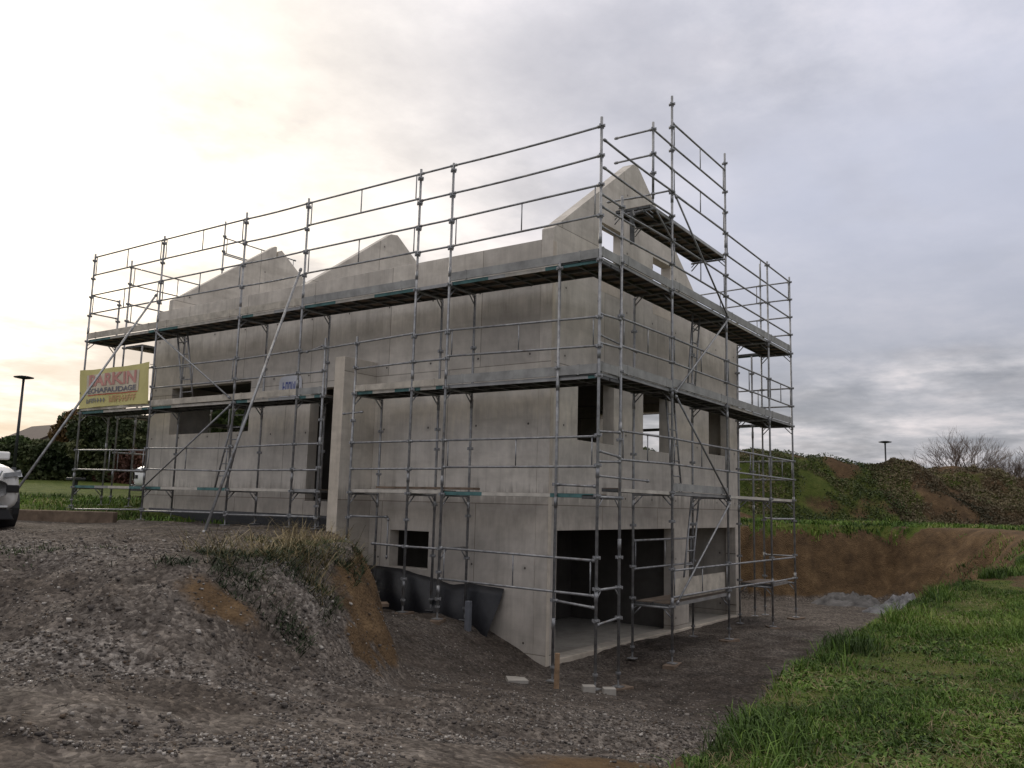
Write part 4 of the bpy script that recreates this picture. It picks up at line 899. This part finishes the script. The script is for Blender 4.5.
# crowns built from leaf clumps
def crown_leaves(center, radii, n, size, dens_seed, clumps=24, hollow=.55, stretch=1.0):
    r2 = np.random.default_rng(dens_seed); cl = r2.normal(size=(clumps, 3)); cl /= np.linalg.norm(cl, axis=1)[:, None]
    cl *= (hollow+(1-hollow)*r2.random((clumps, 1)))*.85; cr = .22+.2*r2.random(clumps)
    w_ = cr**2; idx_ = r2.choice(clumps, n, p=w_/w_.sum()); d = r2.normal(size=(n, 3)); d /= np.linalg.norm(d, axis=1)[:, None]
    P_ = cl[idx_]+d*(cr[idx_]*(.75+.35*r2.random(n)))[:, None]
    P_ = P_*np.array(radii)+np.array(center)
    ax = r2.normal(size=(n, 3)); ax /= np.linalg.norm(ax, axis=1)[:, None]; b2 = np.cross(ax, r2.normal(size=(n, 3))); b2 /= np.linalg.norm(b2, axis=1)[:, None]
    q = size*(.6+.8*r2.random(n))[:, None]
    V = np.stack([P_-ax*q*.5, P_+b2*q*.3, P_+ax*q*.5, P_-b2*q*.3], 1).reshape(-1, 3)
    v = np.clip(.25+.5*r2.random(clumps)[idx_]+.3*(r2.random(n)-.5)+.1, 0, 1)
    return V, np.arange(4*n).reshape(n, 4), np.repeat(np.stack([v, v, v, np.ones(n)], -1), 4, 0), cl*np.array(radii)+np.array(center)
def tree(name, x, y, z, h, rad, mat, n, size, label, cat, seed, group=None, trunk_h=.3, bark='bark'):
    e = empty(name, (x, y, z), label, cat, group)
    cz = h*(trunk_h+(1-trunk_h)/2); V, Fc, col, cl = crown_leaves((0, 0, cz), (rad, rad, h*(1-trunk_h)/2*1.1), n, size, seed)
    npmesh('crown', V, Fc, mat, e, attrs={'rnd': col})
    mb = MB(); mb.tube((0, 0, -.3), (.05, 0, cz*.8), h*.028, 8, r2=h*.014)
    for c_ in cl[:14]: mb.tube((.03, 0, cz*(.35+.4*random.random())), c_, h*.008, 5, r2=h*.003)
    mb.build('trunk', M[bark], e, smooth=True); return e
M['bark'] = simple('bark', (.07, .055, .04), .9, 0, .3, 8); M['twig'] = simple('bare_twigs', (.13, .095, .075), .9, 0, .3, 6)
M['leaf_dark'] = leafmat('dark_evergreen_leaves', [(0, (.020, .030, .012)), (.5, (.052, .068, .026)), (1, (.12, .125, .05))])
M['leaf_green'] = leafmat('green_leaves', [(0, (.015, .028, .010)), (.5, (.04, .065, .018)), (1, (.085, .11, .03))])
M['leaf_aut'] = leafmat('autumn_leaves', [(0, (.045, .03, .012)), (.5, (.11, .065, .022)), (1, (.20, .12, .04))])
M['leaf_red'] = leafmat('russet_hedge_leaves', [(0, (.05, .022, .016)), (.5, (.12, .055, .038)), (1, (.20, .10, .055))])
def hedge(name, a, b_, h, w_, mat, n, size, label, seed, zo=0):
    (s0, t0), (s1_, t1) = a, b_; x0, y0 = st2xy(s0, t0); x1, y1 = st2xy(s1_, t1); r2 = np.random.default_rng(seed)
    z0 = float(zat((s0+s1_)/2, (t0+t1)/2)[0])+zo; Ln = math.hypot(x1-x0, y1-y0); an = math.atan2(y1-y0, x1-x0)
    e = empty(name, ((x0+x1)/2, (y0+y1)/2, z0), label, 'hedge', rz=an)
    u = r2.random(n)*Ln-Ln/2; top = h*(1+.35*fbm(u/1.0+seed*7, u*0+3.3, .35, 3)); zz_ = top*r2.random(n)**.7; vv = (r2.random(n)-.5)*w_*(1+.3*vnoise(u*1.5, zz_*1.5))
    k = r2.random(n) < .5; vv = np.where(k, np.sign(vv)*w_/2*(.85+.3*r2.random(n)), vv); zz_ = np.where(~k & (r2.random(n) < .7), top*(.9+.14*r2.random(n)), zz_)
    P_ = np.stack([u, vv, zz_], -1); ax = r2.normal(size=(n, 3)); ax /= np.linalg.norm(ax, axis=1)[:, None]; b2 = np.cross(ax, r2.normal(size=(n, 3))); b2 /= np.linalg.norm(b2, axis=1)[:, None]
    q = size*(.6+.8*r2.random(n))[:, None]; V = np.stack([P_-ax*q*.5, P_+b2*q*.32, P_+ax*q*.5, P_-b2*q*.32], 1).reshape(-1, 3)
    v = np.clip(.45+.9*vnoise(u*.9+seed, zz_*.9)+.4*(r2.random(n)-.5), 0, 1); npmesh('foliage', V, np.arange(4*n).reshape(n, 4), mat, e, attrs={'rnd': np.repeat(np.stack([v, v, v, np.ones(n)], -1), 4, 0)})
    mb = MB()
    for i in range(int(Ln/1.2)+1): xx_ = -Ln/2+i*1.2; mb.tube((xx_, 0, -.3), (xx_+.1, 0, h*.8), .06, 5, r2=.03)
    mb.build('stems', M['bark'], e)
hedge('hedge', (46, -37), (47, -21.5), 2.1, 2.0, M['leaf_dark'], 26000, .26, 'tall dark evergreen hedge behind the lawn at the left edge', 3, -.2)
hedge('hedge', (47, -22.5), (40, -14.6), 2.1, 1.2, M['leaf_red'], 12000, .26, 'russet brown hedge along the back of the lawn beneath the banner', 5, -.4)
def tp(px, s): return (px-512)/851*s
for i, (px, s_, h, rad, mt, lab) in enumerate([(100, 50, 4.9, 2.3, 'leaf_aut', 'autumn tree with yellow-brown leaves rising left of the banner'), (120, 46, 4.6, 2.4, 'leaf_dark', 'dark tree standing directly beneath the banner'), (86, 53, 4.3, 1.9, 'leaf_green', 'small green tree between the autumn tree and the tiled house'),
        (66, 56, 2.6, 1.8, 'leaf_dark', 'dark bushy tree in front of the tiled house'), (30, 60, 2.7, 2.2, 'leaf_dark', 'low dark tree behind the hedge beside the street lamp'), (6, 58, 2.9, 2.4, 'leaf_green', 'green bushy tree behind the hedge at the very left edge'), (230, 34, 6.5, 3.0, 'leaf_green', 'leafy tree behind the house seen through the long window')]):
    x, y = st2xy(s_, tp(px, s_)); tree('tree', x, y, float(zat(s_, tp(px, s_))[0])-.5, h, rad, M[mt], 13000, .24, lab, 'tree', 20+i, trunk_h=.15)
# bare shrubs at right beyond the mounds
def bare(x, y, z, h, seed, label, spread=.5):
    r2 = random.Random(seed); e = empty('bare_shrub', (x, y, z), label, 'shrub', 'bare winter shrubs beyond the mound'); st = MB(); tw = MB()
    def grow(p, d, ln, r_, dep):
        q = p+d*ln; (st if dep < 2 else tw).tube(p, q, r_, 5 if dep < 2 else 3, r2=r_*.7)
        if dep >= 5: return
        for k in range(r2.choice((2, 3, 3))):
            nd = d+np.array([r2.uniform(-1, 1), r2.uniform(-1, 1), r2.uniform(-.35, .6)])*spread*1.25; nd /= np.linalg.norm(nd); grow(q, nd, ln*r2.uniform(.62, .88), r_*.62, dep+1)
    for k in range(10):
        d = np.array([r2.uniform(-.75, .6), r2.uniform(-.6, .6), 1]); d /= np.linalg.norm(d); grow(np.array([r2.uniform(-.5, .5), r2.uniform(-.5, .5), -.2]), d, h*.31, .045, 0)
    st.build('stems', M['twig'], e); tw.build('twigs', M['twig'], e)
for i, (px, py, s_, h, lab) in enumerate([(925, 470, 46, 2.3, 'low bare shrub left of the tallest bare shrub on the mound'), (962, 448, 46, 3.6, 'tallest bare brown shrub on the skyline at right'), (985, 470, 44, 2.4, 'bare shrub on the mound shoulder right of the tallest one'), (1008, 462, 47, 3.2, 'bare shrub second from the right edge beyond the mound'), (1036, 462, 46, 3.4, 'rightmost bare shrub cut by the edge of the picture'), (1015, 480, 41, 2.0, 'small bare shrub in front of the rightmost shrubs')]):
    q = place(px, py, s_); bare(q[0], q[1], q[2]-h*.80, h, 40+i, lab)

# ------------------------------------------------------------------ distant houses
M['roof'] = simple('brown_roof_tiles', (.05, .03, .026), .8, 0, .2, 3); M['render'] = simple('cream_render', (.42, .38, .31), .9, 0, .1, 2); M['slate'] = simple('dark_cladding', (.06, .058, .06), .8, 0, .15, 2); M['glass'] = simple('window_glass', (.02, .025, .03), .1, 0, .1, 2)
M['trim'] = simple('white_window_trim', (.55, .54, .52), .6)
def cottage(x, y, z, w_, d, h, rh, rz_, label, wallm, roofm):
    e = empty('house', (x, y, z), label, 'house', rz=rz_)
    mb = MB(); mb.box(-w_/2, -d/2, -2, w_/2, d/2, h); mb.add([(-w_/2, -d/2, h), (w_/2, -d/2, h), (0, -d/2, h+rh), (-w_/2, d/2, h), (w_/2, d/2, h), (0, d/2, h+rh)], [(0, 1, 2), (4, 3, 5)]); mb.build('wall', wallm, e)
    mb = MB(); ov = .5
    for s_ in (-1, 1):
        a = np.array([s_*(w_/2+ov), 0, h-rh*ov/(w_/2)]); b_ = np.array([0, 0, h+rh+.02]); c_ = (a+b_)/2+np.array([0, 0, .12]); mb.obox(c_, (b_-a)/2, (0, d/2+ov, 0), (0, 0, .1))
    mb.build('roof', roofm, e)
    for k in ((-1, 1) if w_ > 5 else ()):
        mb = MB(); mb.box(k*w_*.22-.5, -d/2-.04, h*.35, k*w_*.22+.5, -d/2-.003, h*.8); wn = mb.build('window', M['trim'], e)
        mb = MB(); mb.box(k*w_*.22-.42, -d/2-.06, h*.35+.08, k*w_*.22+.42, -d/2-.045, h*.8-.08); mb.build('pane', M['glass'], wn)
    return e
q = place(50, 470, 75); cottage(q[0], q[1], q[2]-1.5, 5.2, 8, 2.6+1.3, 1.35, YAW-R(90)+R(52), 'low cream house with brown tiled roof behind the hedge at left', M['render'], M['roof'])
q = place(150, 470, 56); e = cottage(q[0], q[1], q[2]-2.0, 3.6, 4, 4.9, .3, YAW-R(90)+R(24), 'dark grey cladded house behind the russet hedge, under the banner', M['slate'], M['slate'])

# small dark stand on the lawn
q = st2xy(31, tp(82, 31)); e = empty('garden_stand', (q[0], q[1], float(zat(31, tp(82, 31))[0])), 'small dark table-like stand on the lawn at left', 'stand')
mb = MB(); mb.tube((0, 0, -.1), (0, 0, .50), .08, 8); mb.build('leg', M['lampmetal'], e); mb = MB(); mb.box(-.26, -.2, .50, .26, .2, .60); mb.build('top', M['lampmetal'], e, bevel=.02)

# ------------------------------------------------------------------ white cars
M['carwhite'] = simple('white_car_paint', (.80, .80, .79), .25, 0, .02, 1, spec=.6); M['cardark'] = simple('black_car_plastic', (.02, .02, .022), .45, 0, .2, 3)
M['tyre'] = simple('tyre_rubber', (.018, .018, .018), .85, 0, .2, 6); M['chrome'] = simple('bright_trim', (.55, .55, .56), .2, .9, .05, 2); M['lens'] = simple('headlight_lens', (.35, .37, .40), .08, .3, .2, 12, spec=.8)
def car(x, y, z, rz_, label):
    e = empty('parked_car', (x, y, z), label, 'car', 'white cars parked beside the house', rz=rz_)
    # body lofted along +x (nose at x=0, tail at 4.4): rings of (y,z)
    st_ = [(0.0, .62, .52, .80), (.06, .74, .36, .94), (.22, .86, .30, 1.02), (.55, .92, .27, 1.07), (1.0, .93, .27, 1.12), (1.35, .93, .27, 1.16), (2.4, .94, .27, 1.18), (3.6, .93, .27, 1.20), (4.1, .88, .32, 1.16), (4.4, .74, .46, 1.0)]
    rings = []
    for (xx_, hw, zb, zt) in st_:
        ring = []
        for k in range(24):
            a = 2*math.pi*k/24; cy = math.copysign(abs(math.cos(a))**.42, math.cos(a)); cz = math.copysign(abs(math.sin(a))**.50, math.sin(a))
            bulge = hw*(1-.07*max(0, cz)**2); ring.append((xx_+(.10*(abs(cy))**3 if xx_ < .3 else 0), bulge*cy, (zb+zt)/2+(zt-zb)/2*cz))
        rings.append(ring)
    V = [p for r_ in rings for p in r_]; Fc = [(i*24+k, i*24+(k+1) % 24, (i+1)*24+(k+1) % 24, (i+1)*24+k) for i in range(len(rings)-1) for k in range(24)]
    mb = MB(); mb.add(V, Fc+[tuple(range(24)), tuple(range(len(V)-1, len(V)-25, -1))]); bd = mb.build('body', M['carwhite'], e, smooth=True)
    # cabin
    cb = MB(); pr_ = [(1.15, 1.12), (1.95, 1.56), (2.5, 1.64), (3.4, 1.62), (4.05, 1.36), (4.25, 1.15)]
    for s_ in (-1, 1): pass
    V = []
    for s_ in (-1, 1):
        for (xx_, zz_) in pr_: V.append((xx_, s_*(.88-.42*(zz_-1.12)), zz_))
    n6 = len(pr_); Fc = [(i, i+1, n6+i+1, n6+i) for i in range(n6-1)]+[tuple(range(n6))[::-1], tuple(range(n6, 2*n6)), (0, n6, 2*n6-1, n6-1)]
    cb.add(V, Fc); cb.build('roof', M['carwhite'], e, bevel=.05)
    g_ = MB(); g_.add([(1.22, -.80, 1.19), (1.22, .80, 1.19), (1.88, .68, 1.55), (1.88, -.68, 1.55)], [(0, 1, 2, 3)]); 
    for v_ in range(4): pass
    o = g_.build('windscreen', M['glass'], e); o.location = (-.03, 0, .03)
    for s_ in (-1, 1):
        g_ = MB(); g_.add([(1.5, s_*.852, 1.2), (3.7, s_*.852, 1.2), (3.4, s_*.70, 1.55), (2.05, s_*.70, 1.55)], [(0, 1, 2, 3)]); o = g_.build('side_window', M['glass'], e); o.location = (0, s_*.015, 0)
        # headlight with dark surround, fog lamp, mirror
        hl = MB(); hl.add([(.10, s_*.50, .80), (.30, s_*.885, .86), (.40, s_*.875, .97), (.13, s_*.52, .90)], [(0, 1, 2, 3)]); hl.obox((.16, s_*.67, .885), (.06, s_*.14, .02), (.05, 0, 0), (0, 0, .034)); hl.build('headlight', M['lens'], e)
        fl = MB(); fl.obox((.15, s_*.70, .66), (.05, s_*.11, .0), (.03, 0, 0), (0, 0, .06)); fl.build('fog_lamp_recess', M['cardark'], e, bevel=.01)
        mr = MB(); mr.obox((1.55, s_*1.0, 1.22), (.07, 0, 0), (0, .10, 0), (0, 0, .07)); mr.build('mirror', M['carwhite'], e, bevel=.03)
        for xw in (.85, 3.5):
            w_ = MB(); w_.tube((xw, s_*.70, .35), (xw, s_*.95, .35), .35, 28); wh = w_.build('wheel', M['tyre'], e, bevel=.03)
            r_ = MB(); r_.tube((xw, s_*.94, .35), (xw, s_*.965, .35), .235, 20); r_.build('rim', M['chrome'], wh)
            a_ = MB(); a_.tube((xw, s_*.60, .36), (xw, s_*.937, .36), .42, 28); a_.build('wheel_arch', M['cardark'], e)
    gr_ = MB(); gr_.add([(-.02, -.42, .92), (-.02, .42, .92), (.0, .30, .56), (.0, -.30, .56), (.1, -.42, .92), (.1, .42, .92), (.1, .30, .56), (.1, -.30, .56)], [(0, 1, 2, 3), (0, 4, 5, 1), (1, 5, 6, 2), (2, 6, 7, 3), (3, 7, 4, 0)]); gr_.build('grille', M['cardark'], e)
    for s_ in (-1, 1):
        t_ = MB(); t_.tube((-.03, s_*.46, .93), (-.02, s_*.32, .55), .016, 6); t_.build('grille_trim', M['chrome'], e)
    bp = MB(); bp.add([(.0, -.72, .18), (.0, .72, .18), (.0, .60, .36), (.0, -.60, .36), (.5, -.88, .18), (.5, .88, .18), (.5, .88, .34), (.5, -.88, .34)], [(0, 1, 2, 3), (0, 4, 5, 1), (1, 5, 6, 2), (2, 6, 7, 3), (3, 7, 4, 0), (4, 7, 6, 5)]); bp.build('bumper_skirt', M['cardark'], e, bevel=.02)
    sk = MB(); sk.box(-.03, -.6, .36, .04, .6, .40); sk.build('skid_trim', M['chrome'], e, bevel=.01)
    return e
cr_ = YAW+R(50); kx, ky = st2xy(15.0, -8.56); cx_ = kx-.25*math.cos(cr_)-.9*math.sin(cr_); cy_ = ky-.25*math.sin(cr_)+.9*math.cos(cr_); CAR1 = car(cx_, cy_, -.84, cr_, 'white car parked on the gravel, only its front corner in view at the left edge')
CAR1.scale = (1.1, 1.1, 1.1)
cs, ct = 30, -13.08; cx_, cy_ = st2xy(cs, ct); car(cx_, cy_, float(zat(cs, ct)[0])+.0, YAW-R(78), 'white car on the lawn behind the house corner, only its nose showing under the banner')

# ------------------------------------------------------------------ sky, sun, exposure
w = bpy.data.worlds.new('World'); SC.world = w; w.use_nodes = True; nt = w.node_tree; nt.nodes.clear()
out = nt.nodes.new('ShaderNodeOutputWorld'); bg = nt.nodes.new('ShaderNodeBackground'); bg2 = nt.nodes.new('ShaderNodeBackground'); addsh = nt.nodes.new('ShaderNodeMixShader')
SUN_AZ, SUN_EL = R(66), R(19)   # azimuth in scene XY (from +X towards +Y)
sky = nt.nodes.new('ShaderNodeTexSky'); sky.sky_type = 'NISHITA'; sky.sun_disc = False; sky.sun_elevation = SUN_EL; sky.sun_rotation = math.pi/2-SUN_AZ; sky.air_density = 1.0; sky.dust_density = 2.0
L(nt, sky.outputs[0], bg.inputs[0]); bg.inputs[1].default_value = .10
tc = nt.nodes.new('ShaderNodeTexCoord'); dv = tc.outputs['Generated']; sep = nt.nodes.new('ShaderNodeSeparateXYZ'); L(nt, dv, sep.inputs[0])
zc_ = mathn(nt, 'MAXIMUM', sep.outputs[2], 0.0)
den = mathn(nt, 'ADD', zc_, .12)
cv = nt.nodes.new('ShaderNodeCombineXYZ'); L(nt, mathn(nt, 'DIVIDE', sep.outputs[0], den), cv.inputs[0]); L(nt, mathn(nt, 'DIVIDE', sep.outputs[1], den), cv.inputs[1])
c1 = noise(nt, cv.outputs[0], 1.15, 8, .60); mp = N(nt, 'ShaderNodeMapping'); mp.inputs['Location'].default_value = (3.1, 7.7, 0); L(nt, cv.outputs[0], mp.inputs[0]); c2 = noise(nt, mp.outputs[0], .42, 5, .55)
dot = nt.nodes.new('ShaderNodeVectorMath'); dot.operation = 'DOT_PRODUCT'; L(nt, dv, dot.inputs[0]); dot.inputs[1].default_value = (math.cos(SUN_EL)*math.cos(SUN_AZ), math.cos(SUN_EL)*math.sin(SUN_AZ), math.sin(SUN_EL))
lowcut = ramp(nt, mathn(nt, 'ADD', sep.outputs[2], mathn(nt, 'MULTIPLY', mathn(nt, 'SUBTRACT', c1, .5), .75)), [(.13, (.04, .04, .04)), (.31, (1, 1, 1))]).outputs[0]
glow = mathn(nt, 'MULTIPLY', lowcut, mathn(nt, 'POWER', mathn(nt, 'MAXIMUM', dot.outputs['Value'], 0.0), 15.0)); glow2 = mathn(nt, 'POWER', mathn(nt, 'MAXIMUM', dot.outputs['Value'], 0.0), 3.5)
el = sep.outputs[2]
basec = ramp(nt, el, [(0.0, (.25, .265, .305)), (.10, (.30, .305, .345)), (.3, (.48, .50, .60)), (.55, (.58, .61, .74)), (.75, (1.5, 1.42, 1.36))]).outputs[0]  # overhead sky out of view is brightened to add fill on the walls
cloudc_el = mixc(nt, 1.0, ramp(nt, el, [(0, (.72, .74, .79)), (.10, (.84, .85, .88)), (.26, (1, 1, 1))]).outputs[0], (1, 1, 1), 'MULTIPLY')
cloudc0 = ramp(nt, c1, [(.37, (.29, .29, .31)), (.46, (.41, .405, .425)), (.53, (.57, .555, .57)), (.62, (.84, .78, .77))]).outputs[0]
lowm = ramp(nt, el, [(.0, (.75, .75, .75)), (.25, (.95, .95, .95)), (.42, (.55, .55, .55)), (.8, (.5, .5, .5))]).outputs[0]
c3 = noise(nt, cv.outputs[0], 3.1, 7, .62)
cloudc0 = mixc(nt, .55, cloudc0, ramp(nt, c3, [(.36, (.62, .63, .68)), (.5, (1, .98, .98)), (.66, (1.28, 1.20, 1.16))]).outputs[0], 'MULTIPLY')
cloudc = mixc(nt, 1.0, cloudc0, cloudc_el, 'MULTIPLY')
cm = mathn(nt, 'MULTIPLY', ramp(nt, c2, [(.36, (.15, .15, .15)), (.50, (1, 1, 1))]).outputs[0], lowm)
skc = mixc(nt, cm, basec, cloudc)
warm = mixc(nt, 1.0, ramp(nt, c1, [(.3, (.30, .27, .24)), (.55, (1.0, .90, .74)), (.7, (1.1, 1.0, .84))]).outputs[0], (1, 1, 1), 'MULTIPLY')
skc = mixc(nt, mathn(nt, 'MULTIPLY', mathn(nt, 'MULTIPLY', glow2, lowcut), .22), skc, (.86, .77, .76))
skc2 = mixc(nt, mathn(nt, 'MINIMUM', mathn(nt, 'MULTIPLY', glow, 1.0), 1.0), skc, warm)
addg = mixc(nt, mathn(nt, 'MULTIPLY', glow, mathn(nt, 'ADD', zc_, .15)), skc2, (.9, .82, .66), 'ADD')
L(nt, addg, bg2.inputs[0]); bg2.inputs[1].default_value = 1.0
addsh.inputs[0].default_value = .90
L(nt, bg.outputs[0], addsh.inputs[1]); L(nt, bg2.outputs[0], addsh.inputs[2]); L(nt, addsh.outputs[0], out.inputs[0])
sl = bpy.data.lights.new('sun', 'SUN'); sl.energy = .7; sl.angle = R(14); sl.color = (1, .90, .76); so = bpy.data.objects.new('sun', sl); COL.objects.link(so)
so.rotation_euler = Vector((-math.cos(SUN_EL)*math.cos(SUN_AZ), -math.cos(SUN_EL)*math.sin(SUN_AZ), -math.sin(SUN_EL))).to_track_quat('-Z', 'Y').to_euler()
vs = SC.view_settings; vs.view_transform = 'Standard'; vs.look = 'None'; vs.gamma = 1; vs.use_curve_mapping = False; vs.exposure = 0.27
SC.cycles.max_bounces = 6; SC.cycles.diffuse_bounces = 4
